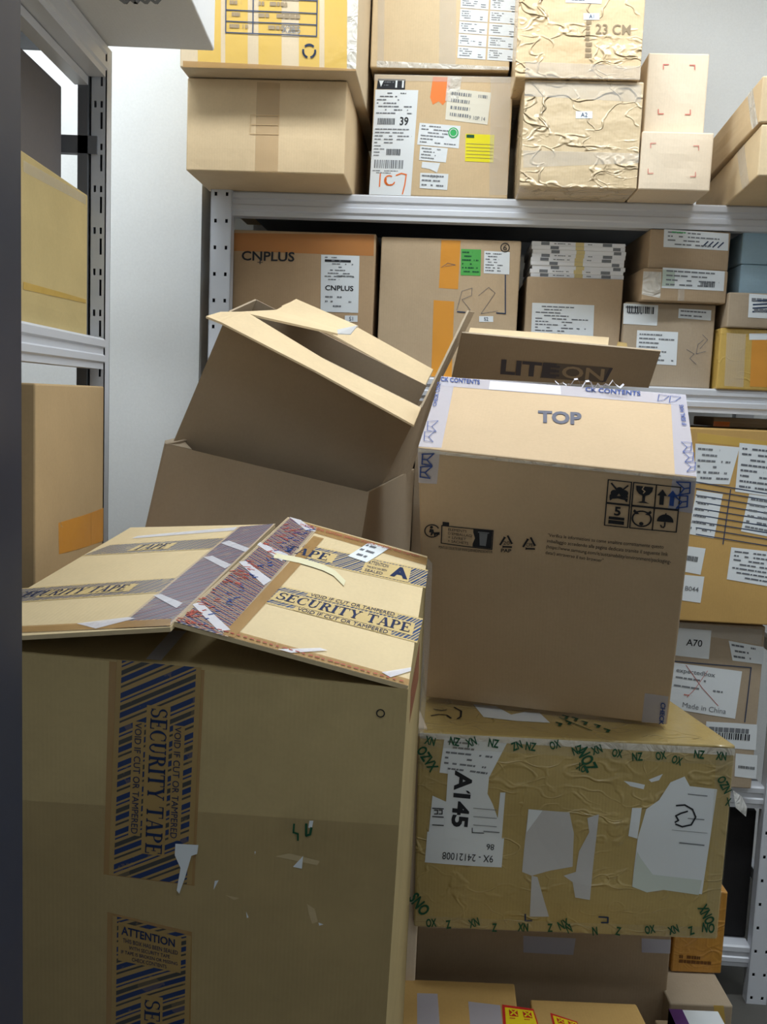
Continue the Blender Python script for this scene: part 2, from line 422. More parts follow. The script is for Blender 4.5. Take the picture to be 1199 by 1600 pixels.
def label(face, quad, parent, rows=6, seed=0, name='shipping_label', paper=PAPER, bar=None, extra=None, lvl=1, ink=GREYINK, lab=None):
    if len(quad) == 4 and not isinstance(quad[0], tuple): quad = px2quad(*quad)
    d = Decal(face, quad, lvl); d.area(0, 0, 1, 1, paper)
    if rows: d.lines(.06, .06, .94, .94 if not bar else .6, rows, ink, seed)
    if bar: d.barcode(*bar, seed=seed)
    if extra: extra(d)
    return d.done(name, parent, lab)
def tape(face, quad, parent, mat, name='packing_tape', lvl=.5, lab=None, len_uv=False, n=8):
    if len(quad) == 4 and not isinstance(quad[0], tuple): quad = px2quad(*quad)
    d = Decal(face, quad, lvl, clamp=True); d.area(0, 0, 1, 1, mat, n=n, len_uv=len_uv); return d.done(name, parent, lab)
def torn(face, pts, parent, mat=PAPER, name='torn_label', lvl=1, curl=None, lab=None):
    d = Decal(face, lvl=lvl); uv = [face.inv(*p) for p in pts]
    d.shape(uv, mat); return d.done(name, parent, lab)
def pen(face, pts, wd, parent=None, mat=INK, name='pen_mark', lvl=1, d=None):
    dd = d or Decal(face, lvl=lvl); dd.line([face.inv(*p) for p in pts], wd, mat)
    return dd if parent is None else dd.done(name, parent)

def carton(F, B, mat, lab, bulge=.002, seed=0, name='carton', cat='cardboard box', group=None, n=8, bevel=.003):
    """F, B: TL, TR, BR, BL of the front and of the back (both as seen from the front). Returns object, faces."""
    q = dict(front=(F[0], F[1], F[2], F[3]), right=(F[1], B[1], B[2], F[2]), left=(B[0], F[0], F[3], B[3]),
             top=(B[0], B[1], F[1], F[0]), bottom=(F[3], F[2], B[2], B[3]), back=(B[1], B[0], B[3], B[2]))
    M = Mesh(); fs = {}
    for i, (k, c) in enumerate(q.items()):
        f = Face(*c, bulge=(bulge if k in ('front', 'right', 'left', 'back') else 0), seed=seed * 3.1 + i); fs[k] = f
        for a in range(n):
            for b in range(n):
                u0, u1, v0, v1 = a / n, (a + 1) / n, b / n, (b + 1) / n
                M.poly([f.pt(u0, v0), f.pt(u0, v1), f.pt(u1, v1), f.pt(u1, v0)], mat, [(u0 * f.w, -v0 * f.h), (u0 * f.w, -v1 * f.h), (u1 * f.w, -v1 * f.h), (u1 * f.w, -v0 * f.h)])
    o = M.build(name, merge=True, bevel=bevel)
    tag(o, lab, cat, group)
    return o, fs

class Rack:
    """a vertical plane seen by the camera; at() meets it at the given distance behind its front"""
    def __init__(s, o, yaw): s.o = V(o); s.ex = V((math.cos(yaw), math.sin(yaw), 0)); s.ey = V((-math.sin(yaw), math.cos(yaw), 0))
    def at(s, x, y, off):
        d = ray(x, y); t = (s.o + s.ey * off - EYE).dot(s.ey) / d.dot(s.ey); return EYE + d * t
    def lx(s, p): return (p - s.o).dot(s.ex)
    def pt(s, x, y, z): return V((s.o.x, s.o.y, 0)) + s.ex * x + s.ey * y + V((0, 0, z))
BR = Rack((-.404, 2.4, 0), -math.atan(.06))
ZUP, ZMID, ZLOW, ZBOT = 1.986, 1.558, .575, .15
def rackbox(x0, x1, ytop, zb, off, depth, mat, lab, yaw=0, ybot=None, **kw):
    ym = ytop + 60
    a = BR.lx(BR.at(x0, ym, off)); b = BR.lx(BR.at(x1, ym, off)); zt = BR.at((x0 + x1) / 2, ytop, off).z
    if ybot is not None: zb = BR.at((x0 + x1) / 2, ybot, off).z
    c, s_ = math.cos(yaw), math.sin(yaw); mx = (a + b) / 2
    def pt(x, y, z):
        dx, dy = x - mx, y - off
        return BR.pt(mx + dx * c - dy * s_, off + dx * s_ + dy * c, z)
    F = [pt(a, off, zt), pt(b, off, zt), pt(b, off, zb), pt(a, off, zb)]
    B = [pt(a, off + depth, zt), pt(b, off + depth, zt), pt(b, off + depth, zb), pt(a, off + depth, zb)]
    o, f = carton(F, B, mat, lab, **kw); return o, f, zt

# ================================================================== SETTING
WALL = board('painted_wall', (240, 242, 242), .02, .7, .2, 0)
FLOOR = board('concrete_floor', (84, 82, 78), .12, .6, .3, 0, dirt=.3)
def plane(name, pts, mat):
    M = Mesh(); M.poly(pts, mat); o = M.build(name); return tag(o, kind='structure')
def slabwall(name, x0, x1, y0, y1, z0, z1, mat):
    M = Mesh(); M.box(x0, x1, y0, y1, z0, z1, mat); return tag(M.build(name), kind='structure')
slabwall('floor', -1.2, 2.6, -2.1, 3.2, -.1, 0, FLOOR)
slabwall('ceiling', -1.2, 2.6, -2.1, 3.2, 3.0, 3.1, WALL)
slabwall('wall_back', -1.2, 2.6, 2.98, 3.2, 0, 3.0, WALL)
slabwall('wall_pillar_1', -1.1, P(313, 450, 2.46).x, 2.46, 2.98, 0, 3.0, WALL)  # wall pillar added beside the rack; its shaded side gives a dark strip
slabwall('wall_left', -1.2, -1.1, -2.1, 3.08, 0, 3.0, WALL)
slabwall('wall_right', 2.5, 2.6, -2.1, 3.08, 0, 3.0, WALL)
slabwall('wall_front', -1.1, 2.5, -2.1, -2.0, 0, 3.0, WALL)

# ================================================================== BACK RACK
STEEL = metal('grey_painted_steel', (214, 218, 226), .42, .1)
STEELD = metal('shelf_board_steel', (120, 122, 128), .5, .2)
DARKIN = flat('post_back_plate', (96, 100, 108), .7)
def upright(rk, x, y, z0, z1, wd, dp, parent, phase=0, pitch_=.0632, style='square', mirror=False):
    """perforated post: plate with two columns of punched holes, return flanges"""
    M = Mesh(); xf = lambda a, b, c: rk.pt(x + a, y + b, c)
    hw = .0065 if style == 'square' else .0045; xs = [0, .10 * wd + .004, .10 * wd + .004 + hw, wd - (.10 * wd + .004 + hw), wd - (.10 * wd + .004), wd]
    z = z0 + phase
    def cell(a0, a1, c0, c1):
        M.hexa([xf(a0, 0, c1), xf(a1, 0, c1), xf(a1, 0, c0), xf(a0, 0, c0), xf(a0, .002, c1), xf(a1, .002, c1), xf(a1, .002, c0), xf(a0, .002, c0)], STEEL)
    if phase: cell(0, wd, z0, z)
    hh = .009; k = 0
    while z < z1:
        ze = min(z + pitch_, z1); hc = hh if style == 'square' else (.012 if k % 2 else .03)
        for i in range(5):
            hole = i in (1, 3) and (style == 'square' or i == 3 or k % 2)
            if hole and z + hc < ze: cell(xs[i], xs[i + 1], z + hc, ze)
            elif not hole: cell(xs[i], xs[i + 1], z, ze)
        if style == 'square':        # pressed-in keyhole outline between the holes
            pass
        z = ze; k += 1
    for a in (0, wd - .002):
        M.hexa([xf(a, 0, z1), xf(a + .002, 0, z1), xf(a + .002, 0, z0), xf(a, 0, z0), xf(a, dp, z1), xf(a + .002, dp, z1), xf(a + .002, dp, z0), xf(a, dp, z0)], STEEL)
    M.hexa([xf(0, dp, z1), xf(wd, dp, z1), xf(wd, dp, z0), xf(0, dp, z0), xf(0, dp + .002, z1), xf(wd, dp + .002, z1), xf(wd, dp + .002, z0), xf(0, dp + .002, z0)], DARKIN)
    return M.build('upright', parent)
PROF = [(0, 0), (-.004, -.004), (-.004, -.016), (.0, -.019), (.0, -.030), (-.004, -.033), (-.004, -.044), (.0, -.047), (0, -.058), (.035, -.058), (.035, -.052), (.006, -.052), (.006, -.006), (.035, -.006), (.035, 0)]
def beam(rk, x0, x1, y, ztop, parent, flip=1, scale=1):
    M = Mesh(); p = [(a * flip, b * scale) for a, b in PROF]; n = len(p)
    for i in range(n):
        a, b = p[i], p[(i + 1) % n]
        M.poly([rk.pt(x0, y + a[0], ztop + a[1]), rk.pt(x0, y + b[0], ztop + b[1]), rk.pt(x1, y + b[0], ztop + b[1]), rk.pt(x1, y + a[0], ztop + a[1])], STEEL)
    for xx in (x0, x1): M.poly([rk.pt(xx, y + a, ztop + b) for a, b in p], STEEL)
    o = M.build('beam', parent)
    C = Mesh()
    for xx in (x0, x1 - .012):
        C.hexa([rk.pt(xx, y - .006 * flip, ztop + .012), rk.pt(xx + .012, y - .006 * flip, ztop + .012), rk.pt(xx + .012, y - .006 * flip, ztop - .09), rk.pt(xx, y - .006 * flip, ztop - .09),
                rk.pt(xx, y + .02 * flip, ztop + .012), rk.pt(xx + .012, y + .02 * flip, ztop + .012), rk.pt(xx + .012, y + .02 * flip, ztop - .09), rk.pt(xx, y + .02 * flip, ztop - .09)], STEEL)
    return o
UX0 = BR.lx(BR.at(328, 400, -.01)); UW = BR.lx(BR.at(361, 400, -.01)) - UX0
UX1 = BR.lx(BR.at(1181, 1400, -.01)); DEP = .52
rk = empty('storage_rack', BR.pt((UX0 + UX1) / 2, DEP / 2, 0), 'long grey steel shelving rack along the white back wall', 'shelving rack')
for ux in (UX0, UX1):
    upright(BR, ux, -.012, 0, ZUP + .012, UW, .03, rk, phase=.012)
    upright(BR, ux, DEP - .02, 0, ZUP + .012, UW, .03, rk)
    for z in (.3, .9, 1.25, 1.8):
        B_ = Mesh()
        B_.hexa([BR.pt(ux + .012, .02, z + .03), BR.pt(ux + .03, .02, z + .03), BR.pt(ux + .03, .02, z), BR.pt(ux + .012, .02, z), BR.pt(ux + .012, DEP - .02, z + .03), BR.pt(ux + .03, DEP - .02, z + .03), BR.pt(ux + .03, DEP - .02, z), BR.pt(ux + .012, DEP - .02, z)], STEEL)
        B_.build('cross_brace', rk)
for z in (ZUP, ZMID, ZLOW, ZBOT):
    beam(BR, UX0 + UW, UX1, 0, z, rk); beam(BR, UX0 + UW, UX1, DEP - .01, z, rk, -1)
    M = Mesh(); c = [BR.pt(UX0 + .005, .004, z - .001), BR.pt(UX1 + UW - .005, .004, z - .001), BR.pt(UX1 + UW - .005, .004, z - .02), BR.pt(UX0 + .005, .004, z - .02)]
    c = [BR.pt(UX0 + UW + .002, .007, z - .001), BR.pt(UX1 - .002, .007, z - .001), BR.pt(UX1 - .002, .007, z - .018), BR.pt(UX0 + UW + .002, .007, z - .018)]
    M.hexa(c + [p + BR.ey * (DEP - .03) for p in c], STEELD); M.build('shelf_board', rk)

# ================================================================== LEFT RACK (stands along the aisle, seen end to end)
LR = Rack((-.545, 1.85, 0), 0)
lr = empty('storage_rack', (-.80, 1.35, 0), 'grey perforated steel rack on the left side, dark inside', 'shelving rack')
ZL1 = P(145, 527, 1.82).z; ZL2 = 2.125
LW = .024
upright(LR, -.029, 0, 0, 2.124, LW + .006, .03, lr, style='key', pitch_=.038)
upright(LR, -.029, -1.9, 0, 2.124, LW + .006, .03, lr, style='key', pitch_=.038)
upright(LR, -.50, 0, 0, 2.124, LW + .006, .03, lr, style='key', pitch_=.038)
upright(LR, -.50, -1.9, 0, 2.124, LW + .006, .03, lr, style='key', pitch_=.038)
M = Mesh(); M.box(-.596, -.577, 1.845, 1.885, 0, 2.12, STEELD); M.build('post_flange', lr)
LS = Rack((-.545, 1.85, 0), PI / 2)      # beams run away from the camera
class Side:
    def pt(s, x, y, z): return V((-.545 - y, x, z))
SD = Side()
for z in (ZL1, ZL2, .98, .3):
    beam(SD, -.02, 1.845, 0, z, lr); beam(SD, -.02, 1.845, .48, z, lr, -1)
    M = Mesh(); M.box(-.545 - .475, -.552, -.02, 1.84, z - .018, z - .001, STEELD); M.build('shelf_board', lr)
for z in (1.93, 1.35, .7):
    M = Mesh(); M.box(-1.04, -.56, 1.845, 1.862, z, z + .032, STEELD); M.build('cross_brace', lr)
M = Mesh(); a = P(36, 12, 1.5)
M.hexa([V((-.60, .1, ZL2 - .06)), V((-.575, .1, ZL2 - .06)), V((-.575, .1, ZL2 - .075)), V((-.60, .1, ZL2 - .075)), V((-.60, 1.84, ZL2 - .06)), V((-.575, 1.84, ZL2 - .06)), V((-.575, 1.84, ZL2 - .075)), V((-.60, 1.84, ZL2 - .075))], STEEL)
M.build('shelf_rail', lr)

# dark post right beside the camera
M = Mesh(); POST = metal('dark_painted_steel', (38, 46, 66), .4, .2)
x1 = P(34, 800, .56).x
for (xa, xb, ya, yb) in ((x1 - .10, x1 - .004, .5, .504), (x1 - .006, x1, .5, .56), (x1 - .10, x1 - .096, .504, .56), (x1 - .022, x1 - .006, .556, .56)):
    M.box(xa, xb, ya, yb, 0, 2.9, POST)
o = M.build('metal_post', bevel=.002); tag(o, 'dark blue-grey steel post standing close to the viewer at the far left edge', 'post')

# ================================================================== CARTONS
C_TAN = board('tan_board', (214, 188, 148)); C_TAN2 = board('light_tan_board', (220, 196, 156)); C_PALE = board('pale_board', (224, 206, 180), .05)
C_BRN = board('brown_board', (176, 152, 122)); C_GREY = board('greyish_board', (176, 158, 134)); C_YEL = board('yellow_taped_board', (204, 172, 98), .12, .5, .5, .1, wr=.0012)
C_OCH = board('ochre_board', (198, 160, 96), .08); C_DK = board('open_box_board', (176, 158, 134), .06)
C_WRAP = board('film_wrapped_board', (224, 194, 148), .08, .42, .5, .1, wr=.0055)
C_WRAP2 = board('film_wrapped_grey_board', (214, 190, 150), .08, .42, .5, .1, wr=.0055)
C_TAPED = board('amber_taped_board', (184, 160, 98), .14, .45, .5, .1, wr=.0018)
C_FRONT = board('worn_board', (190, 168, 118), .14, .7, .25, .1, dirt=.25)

# ---- top shelf
t1, f1, z1 = rackbox(292, 541, 124, ZUP, -.20, .66, C_TAN, 'plain tan carton hanging over the shelf edge at upper left, faint taped seam', seed=1)
tape(f1['front'], [(402, 128), (438, 130), (434, 284), (398, 280)], t1, film('faint_seam_tape', (196, 160, 112), .3, .4), lvl=.4, lab='faint brown seam tape')
d = Decal(f1['front'], [(392, 180), (436, 181), (435, 210), (391, 209)], .9); VF = flat('very_faint_print', (196, 168, 128), .7); d.frame(0, 0, 1, 1, .04, VF); d.line([(0, .5), (1, .5)], .04, VF); d.done('printed_frame', t1)
t2, f2, _ = rackbox(285, 566, -210, z1 + .002, -.26, .66, board('banded_board', (206, 186, 154)), 'large carton with amber tape bands and a printed table, on the plain carton upper left', seed=2)
for a, b, mt in ((310, 346, AMBER), (353, 388, AMBER), (405, 441, AMBER), (468, 500, AMBER), (508, 543, AMBER)):
    tape(f2['front'], [(a, -190), (b, -190), (b - 1, 118), (a - 1, 116)], t2, mt, lab='amber tape band')
tape(f2['front'], [(545, -190), (566, -190), (564, 122), (542, 121)], t2, SHINE, lab='glossy clear tape along the corner')
tape(f2['front'], [(286, 95), (565, 108), (565, 122), (286, 109)], t2, BROWNTAPE, lvl=.9)
d = Decal(f2['front'], [(354, -60), (497, -54), (495, 57), (353, 51)], 1.3)
for y in (0, .25, .5, .68, .84, 1): d.line([(0, y), (1, y)], .016, NAVY)
for x in (0, .3, 1): d.line([(x, 0), (x, 1)], .016, NAVY)
d.lines(.04, .5, .26, 1, 3, FAINT, 3); d.lines(.36, .5, .95, 1, 3, FAINT, 4)
d.text('X28.5', .62, .87, .82, .97, GREYINK); d.done('printed_table', t2)
d = Decal(f2['front'], [(472, 66), (496, 67), (495, 92), (471, 91)], 1.4)
for k in range(3): d.arc(.5, .55, .4, -90 + 120 * k - 40, -90 + 120 * k + 40, .13, NAVY)
d.done('printed_recycling_mark', t2)

t3, f3, z3 = rackbox(583, 800, 118, ZUP, .0, .50, C_TAN, 'tan carton covered in white labels with a yellow note, on the top shelf', seed=3)
def ex(d):
    d.lines(.05, .02, .9, .24, 7, INK, 5, fill=.6); d.barcode(.1, .27, .5, .33, INK, 2); d.text('39', .62, .255, .82, .335, INK, bold=.02)
    d.lines(.05, .36, .95, .52, 5, GREYINK, 6); d.barcode(.35, .56, .68, .62, INK, 4); d.lines(.05, .52, .3, .64, 4, GREYINK, 7)
    d.barcode(.08, .665, .78, .745, GREYINK, 6); d.lines(.05, .76, .9, .8, 2, GREYINK, 9)
    d.line([(.24, .80), (.24, .92)], .012, ORANGE_INK); d.arc(.49, .86, .045, 200, 20, .012, ORANGE_INK); d.arc(.46, .86, .045, -60, -300, .012, ORANGE_INK)
    d.line([(.62, .81), (.74, .79), (.86, .80), (.84, .90), (.80, .985)], .012, ORANGE_INK)
label(f3['front'], [(587, 140), (654, 141), (642, 306), (577, 304)], t3, 0, extra=ex, lab='long white shipping label with orange handwriting')
def ex(d): d.text('11', .65, .15, .95, .85, PAPER, bold=.02); d.shape([(.05, .2), (.22, .2), (.14, .8)], PAPER, 1); d.lines(.25, .2, .6, .8, 2, GREYINK, 2)
label(f3['front'], [(591, 123), (634, 124), (633, 140), (589, 139)], t3, 0, paper=INK, extra=ex, name='black_label')
d = Decal(f3['front'], [(677, 120), (705, 121), (699, 166), (671, 163)], .6); d.area(0, 0, 1, .75, ORANGE2); d.shape([(0, .75), (1, .75), (.75, .98), (.5, .86), (.2, 1.0)], ORANGE2); d.done('packing_tape', t3, 'torn orange tape')
def ex(d):
    for k in range(4): d.barcode(.1, .1 + .22 * k, .55, .2 + .22 * k, GREYINK, k, 14)
    d.barcode(.72, .1, .92, .2, GREYINK, 8, 8); d.text('9 10P 14', .55, .78, .93, .9, GREYINK)
label(f3['front'], [(700, 138), (768, 145), (762, 195), (696, 187)], t3, 0, extra=ex, paper=flat('cream_paper', (226, 222, 206)), lab='cream barcode label')
def ex(d): d.disc(.84, .33, .24, GREEN); d.arc(.84, .33, .17, 0, 360, .03, PAPER, 2)
label(f3['front'], [(656, 192), (720, 197), (717, 232), (652, 226)], t3, 6, 4, extra=ex, lab='white label with a round green sticker')
label(f3['front'], [(657, 228), (700, 232), (697, 254), (655, 250)], t3, 4, 5)
d = Decal(f3['front'], [(660, 253), (688, 255), (686, 270), (658, 268)], 1); d.shape([(0, 0), (1, 0), (.9, 1), (.5, .7), (0, .6)], PAPER); d.done('torn_label', t3)
def ex(d): d.text('P61.2', .38, .1, .62, .3, GREYINK)
label(f3['front'], [(657, 270), (701, 272), (699, 297), (656, 294)], t3, 3, 6, extra=ex)
def ex(d):
    d.shape([(.03, .03), (.3, .03), (.3, .14), (.03, .14)], DGREEN, 1)
    for k in range(5): d.line([(.04, .36 + .125 * k), (.96, .36 + .125 * k)], .015, FAINT)
label(f3['front'], [(728, 209), (773, 211), (771, 254), (727, 252)], t3, 0, paper=YELLOWNOTE, extra=ex, name='sticky_note', lab='yellow lined sticky note')
tape(f3['front'], [(585, 116), (800, 119), (800, 130), (585, 126)], t3, CLEAR, lvl=1.6); tape(f3['front'], [(767, 119), (799, 120), (797, 305), (765, 305)], t3, CLEAR, lvl=1.2)
tape(f3['front'], [(700, 119), (722, 120), (716, 160), (696, 158)], t3, SHINE, lvl=1.9)

t4, f4, _ = rackbox(589, 811, -230, z3 + .012, -.01, .50, C_TAN2, 'tan carton with a block of ten small white labels, on the label-covered carton', seed=4)
M = Mesh(); F_ = f4['bottom']
d = Decal(f4['front'], [(719, -6), (812, 0), (806, 98), (713, 92)], 1)
for i in range(2):
    for j in range(5):
        a0, b0 = .02 + i * .5, .0 + j * .2; d.area(a0, b0, a0 + .47, b0 + .185, PAPER, n=1)
        d.lines(a0 + .03, b0 + .02, a0 + .3, b0 + .16, 4, GREYINK, i * 9 + j); d.lines(a0 + .34, b0 + .1, a0 + .43, b0 + .17, 2, INK, j, fill=1)
d.done('label_sheet', t4, 'two columns of small white labels')
tape(f4['front'], [(690, -200), (716, -200), (712, 108), (686, 106)], t4, CLEAR); tape(f4['front'], [(589, 95), (811, 105), (811, 113), (589, 108)], t4, SHINE, lvl=.9)
tape(f4['front'], [(592, -200), (604, -200), (600, 100), (590, 100)], t4, CLEAR, lvl=.7)

t5, f5, z5 = rackbox(818, 1003, 126, ZUP, -.14, .60, C_WRAP2, 'film-wrapped tan carton on the top shelf, with a tiny white sticker at its middle', seed=5)
label(f5['front'], (900, 174, 926, 185), t5, 0, extra=lambda d: d.text('A2', .3, .2, .7, .8, NAVY), name='sticker')
tape(f5['front'], [(818, 128), (1003, 133), (1002, 160), (818, 150)], t5, CLEAR, lvl=.6)
tape(f5['front'], [(818, 235), (1000, 240), (1000, 255), (818, 262)], t5, CLEAR, lvl=.6)
t6, f6, _ = rackbox(821, 1021, -230, z5 + .001, -.15, .60, C_WRAP, 'wrinkled film-wrapped orange-tan carton standing on the other film-wrapped carton', seed=6)
label(f6['front'], (912, 21, 937, 31), t6, 0, extra=lambda d: d.text('A1', .35, .2, .65, .8, NAVY), name='sticker')
d = Decal(f6['front'], [(915, 30), (990, 32), (988, 92), (913, 90)], .6)
d.text('23 CM', .22, .12, .95, .38, FAINT, bold=.01); d.lines(.02, 0, .16, 1, 7, FAINT, 5, th=.7, fill=1); d.done('printed_text', t6)
label(f6['front'], [(885, -12), (942, -10), (940, 6), (884, 4)], t6, 2, 3)
tape(f6['front'], [(821, 96), (1018, 104), (1018, 126), (821, 122)], t6, CLEAR, lvl=.6)
t8, f8, z8 = rackbox(1000, 1112, 206, ZUP, -.14, .38, C_PALE, 'small pale carton with red corner marks, standing on the top shelf beam', seed=8)
t7, f7, _ = rackbox(1010, 1105, 83, z8 + .007, -.10, .34, C_PALE, 'small pale upright carton with red corner marks, on top of its squat twin', seed=7)
for o, f, pts in ((t7, f7, ((1037, 101, 1, 1), (1086, 102, -1, 1), (1029, 178, 1, -1), (1079, 179, -1, -1))), (t8, f8, ((1017, 224, 1, 1), (1092, 228, -1, 1), (1013, 271, 1, -1), (1087, 276, -1, -1)))):
    d = Decal(f['front'], lvl=.7)
    for x, y, sx, sy in pts:
        d.line([f['front'].inv(x + 8 * sx, y), f['front'].inv(x, y), f['front'].inv(x, y + 7 * sy)], .012, PINK)
    d.done('printed_corner_marks', o)
# two deep cartons at the right end of the top shelf, their left sides seen
def pxbox(F, B, mat, lab, **kw): return carton(F, B, mat, lab, **kw)
def vertbox(p_far, p_near, zb, zt, width, mat, lab, **kw):
    """p_far / p_near: ground points of the left side; extends to the right by width"""
    a, b = V(p_far), V(p_near); d_ = (a - b).normalized(); r_ = V((d_.y, -d_.x, 0)) * width
    up = lambda p, z: V((p.x, p.y, z))
    F = [up(b, zt), up(b + r_, zt), up(b + r_, zb), up(b, zb)]; B = [up(a, zt), up(a + r_, zt), up(a + r_, zb), up(a, zb)]
    return carton(F, B, mat, lab, **kw)
def PZ(x, y, z): d = ray(x, y); return EYE + d * ((z - 1.5) / d.z)
n0 = PZ(1184, 275, ZUP); n0 = V((n0.x, n0.y, 0)); f0_ = V((P(1110, 250, 2.57).x, 2.57, 0)); f0_ = n0 + (f0_ - n0) * 1.3
ZR1 = P(1188, 194, n0.y).z; ZR2 = P(1188, 118, n0.y).z
r1, g1 = vertbox(f0_, n0, ZUP, ZR1, .42, C_TAN2, 'flat tan carton jutting out at the right end of the top shelf, lower of two', seed=9)
r2, g2 = vertbox(f0_ + V((-.01, .02, 0)), n0 + V((-.006, .0, 0)), ZR1 + .003, ZR2, .40, C_TAN, 'upper flat carton jutting out at the right end of the top shelf, taped clear', seed=10)
tape(g2['left'], [(1176, 60), (1184, 55), (1182, 230), (1174, 230)], r2, SHINE)
tape(g1['left'], [(1160, 150), (1170, 150), (1168, 330), (1158, 330)], r1, CLEAR)

# ---- middle shelf
m1, h1, _ = rackbox(364, 586, 362, ZMID, .03, .46, board('cn_board', (186, 156, 120)), 'brown carton printed CNPLUS with an orange-taped top edge on the middle shelf', seed=11)
d = Decal(h1['front'], [(378, 392), (461, 394), (460, 409), (378, 407)], .6); d.text('CNPLUS', 0, 0, 1, 1, INK, bold=.02); d.text('+', .30, .95, .40, 1.35, INK); d.done('printed_logo', m1)
tape(h1['front'], [(366, 364), (585, 367), (584, 400), (366, 392)], m1, film('orange_tape_worn', (220, 140, 60), .55, .28, .002, 10), lab='orange tape')
def ex(d):
    d.text('CNPLUS', .12, .53, .86, .62, INK, bold=.02); d.lines(.1, .02, .9, .46, 8, GREYINK, 3, fill=.55); d.shape([(.1, .08), (.78, .08), (.78, .12), (.1, .12)], INK, 1)
    d.lines(.12, .7, .88, .94, 3, GREYINK, 8, fill=.5); d.barcode(.42, .35, .86, .38, INK, 3)
label(h1['front'], [(502, 398), (562, 400), (560, 489), (501, 487)], m1, 0, extra=ex)
label(h1['front'], (539, 493, 559, 503), m1, 0, extra=lambda d: d.text('S1', .35, .2, .65, .8, NAVY), name='sticker')
m2, h2, _ = rackbox(594, 812, 373, ZMID, .03, .46, board('m2_board', (192, 168, 136)), 'carton with orange vertical tape and a green label on the middle shelf', seed=12)
tape(h2['front'], [(690, 375), (720, 376), (716, 452), (686, 450)], m2, ORANGE, lab='orange tape'); tape(h2['front'], [(678, 469), (710, 471), (706, 590), (674, 588)], m2, ORANGE, lab='orange tape')
label(h2['front'], [(721, 389), (752, 390), (751, 431), (720, 430)], m2, 6, 3, paper=flat('green_label', (84, 172, 84)), ink=DGREEN, lab='green label')
label(h2['front'], [(757, 392), (797, 394), (796, 429), (756, 427)], m2, 7, 9, ink=SINK)
d = Decal(h2['front'], [(780, 378), (800, 379), (799, 396), (779, 395)], 1); d.arc(.5, .5, .4, 0, 360, .08, INK); d.text('6', .35, .25, .65, .75, INK); d.done('printed_mark', m2)
label(h2['front'], (749, 494, 771, 503), m2, 0, extra=lambda d: d.text('S2', .35, .2, .65, .8, NAVY), name='sticker')
d = Decal(h2['front'], lvl=.7); g = lambda *p: [h2['front'].inv(*q) for q in p]
d.line(g((714, 485), (722, 455), (738, 450), (737, 462), (722, 468), (735, 484), (728, 495)), .003, SINK)
d.line(g((748, 462), (764, 449), (774, 458), (752, 490), (778, 486)), .003, SINK)
d.line(g((690, 418), (700, 411), (712, 414), (696, 416)), .003, SINK); d.done('pen_scribble', m2)
d = Decal(h2['front'], lvl=.7); d.line(g((790, 430), (790, 490), (776, 489)), .008, NAVY); d.line(g((715, 487), (727, 488)), .008, NAVY); d.done('printed_corner_marks', m2)
m3, h3, z3m = rackbox(821, 971, 434, ZMID, .04, .38, board('m3_board', (186, 162, 132)), 'brown carton under the stack of white flat packs, with one large label', seed=13)
label(h3['front'], [(832, 473), (929, 477), (927, 530), (830, 526)], m3, 10, 11, ink=SINK)
# stack of flat packs
PACKW = flat('white_pack_card', (234, 236, 240), .6)
zp = z3m + .001; np_ = 9; zt_ = BR.at(905, 379, .05).z; th = (zt_ - zp) / np_
first = None; px0, px1 = BR.lx(BR.at(831, 405, .05)), BR.lx(BR.at(977, 405, .05))
for k in range(np_):
    rd = random.Random(k); dx = rd.uniform(-.003, .003)
    c = [BR.pt(px0, .05, zp + th * .97), BR.pt(px1, .05, zp + th * .97), BR.pt(px1, .05, zp), BR.pt(px0, .05, zp)]
    if first is None:
        M = Mesh(); M.hexa(c + [p + BR.ey * .24 for p in c], PACKW); first = M.build('flat_pack', bevel=.001)
        tag(first, None, 'flat pack', 'white flat packs in a stack on the brown carton')
        fp = Face(*c); D1 = Decal(fp, lvl=.4); D1.area(.47, .0, .56, 1, flat('pale_yellow_band', (214, 196, 140))); sleeve = D1.done('yellow_band', first)
        D2 = Decal(fp, lvl=.4)
        for a, b in ((.10, .19), (.76, .86)): D2.area(a, .1, b, .9, GREYINK, n=1)
        D2.lines(.24, .2, .42, .9, 1, GREYINK, 2); D2.lines(.60, .2, .72, .9, 1, GREYINK, 3); marks = D2.done('printed_blocks', first); o = first
        D3 = Decal(fp, lvl=.4)
        for a, b in ((.20, .29), (.87, .95)): D3.area(a, .1, b, .9, GREYINK, n=1)
        marks2 = D3.M
        m2o = D3.done('printed_blocks', first); marks2me = m2o.data; bpy.data.objects.remove(m2o)
    else:
        o = first.copy(); COL.objects.link(o); o.location = first.location + V((dx, dx * .5, th * k))
        c1 = sleeve.copy(); COL.objects.link(c1); c1.parent = o
        c2 = marks.copy(); COL.objects.link(c2); c2.parent = o
        if (k // 2) % 2: c2.data = marks2me
    o['label'] = 'white flat pack with grey printed blocks, ' + ('lowest of the stack on the brown carton', 'second from the bottom of the stack', 'third from the bottom of the stack', 'fourth from the bottom of the stack', 'middle one of the stack of nine', 'fourth from the top of the stack', 'third from the top of the stack', 'second from the top of the stack', 'topmost of the stack of nine')[k]
m4, h4, z4 = rackbox(973, 1115, 474, ZMID, .02, .36, C_GREY, 'grey-brown carton with three labels and a handwritten 45, below two small parcels', seed=14)
label(h4['front'], [(975, 474), (1029, 477), (1027, 509), (974, 506)], m4, 2, 5, bar=(.1, .1, .9, .45), ink=GREYINK)
label(h4['front'], [(1061, 482), (1112, 485), (1111, 501), (1060, 497)], m4, 2, 6)
label(h4['front'], [(996, 516), (1060, 519), (1057, 571), (993, 567)], m4, 7, 7)
d = Decal(h4['front'], lvl=.7); g = lambda *p: [h4['front'].inv(*q) for q in p]
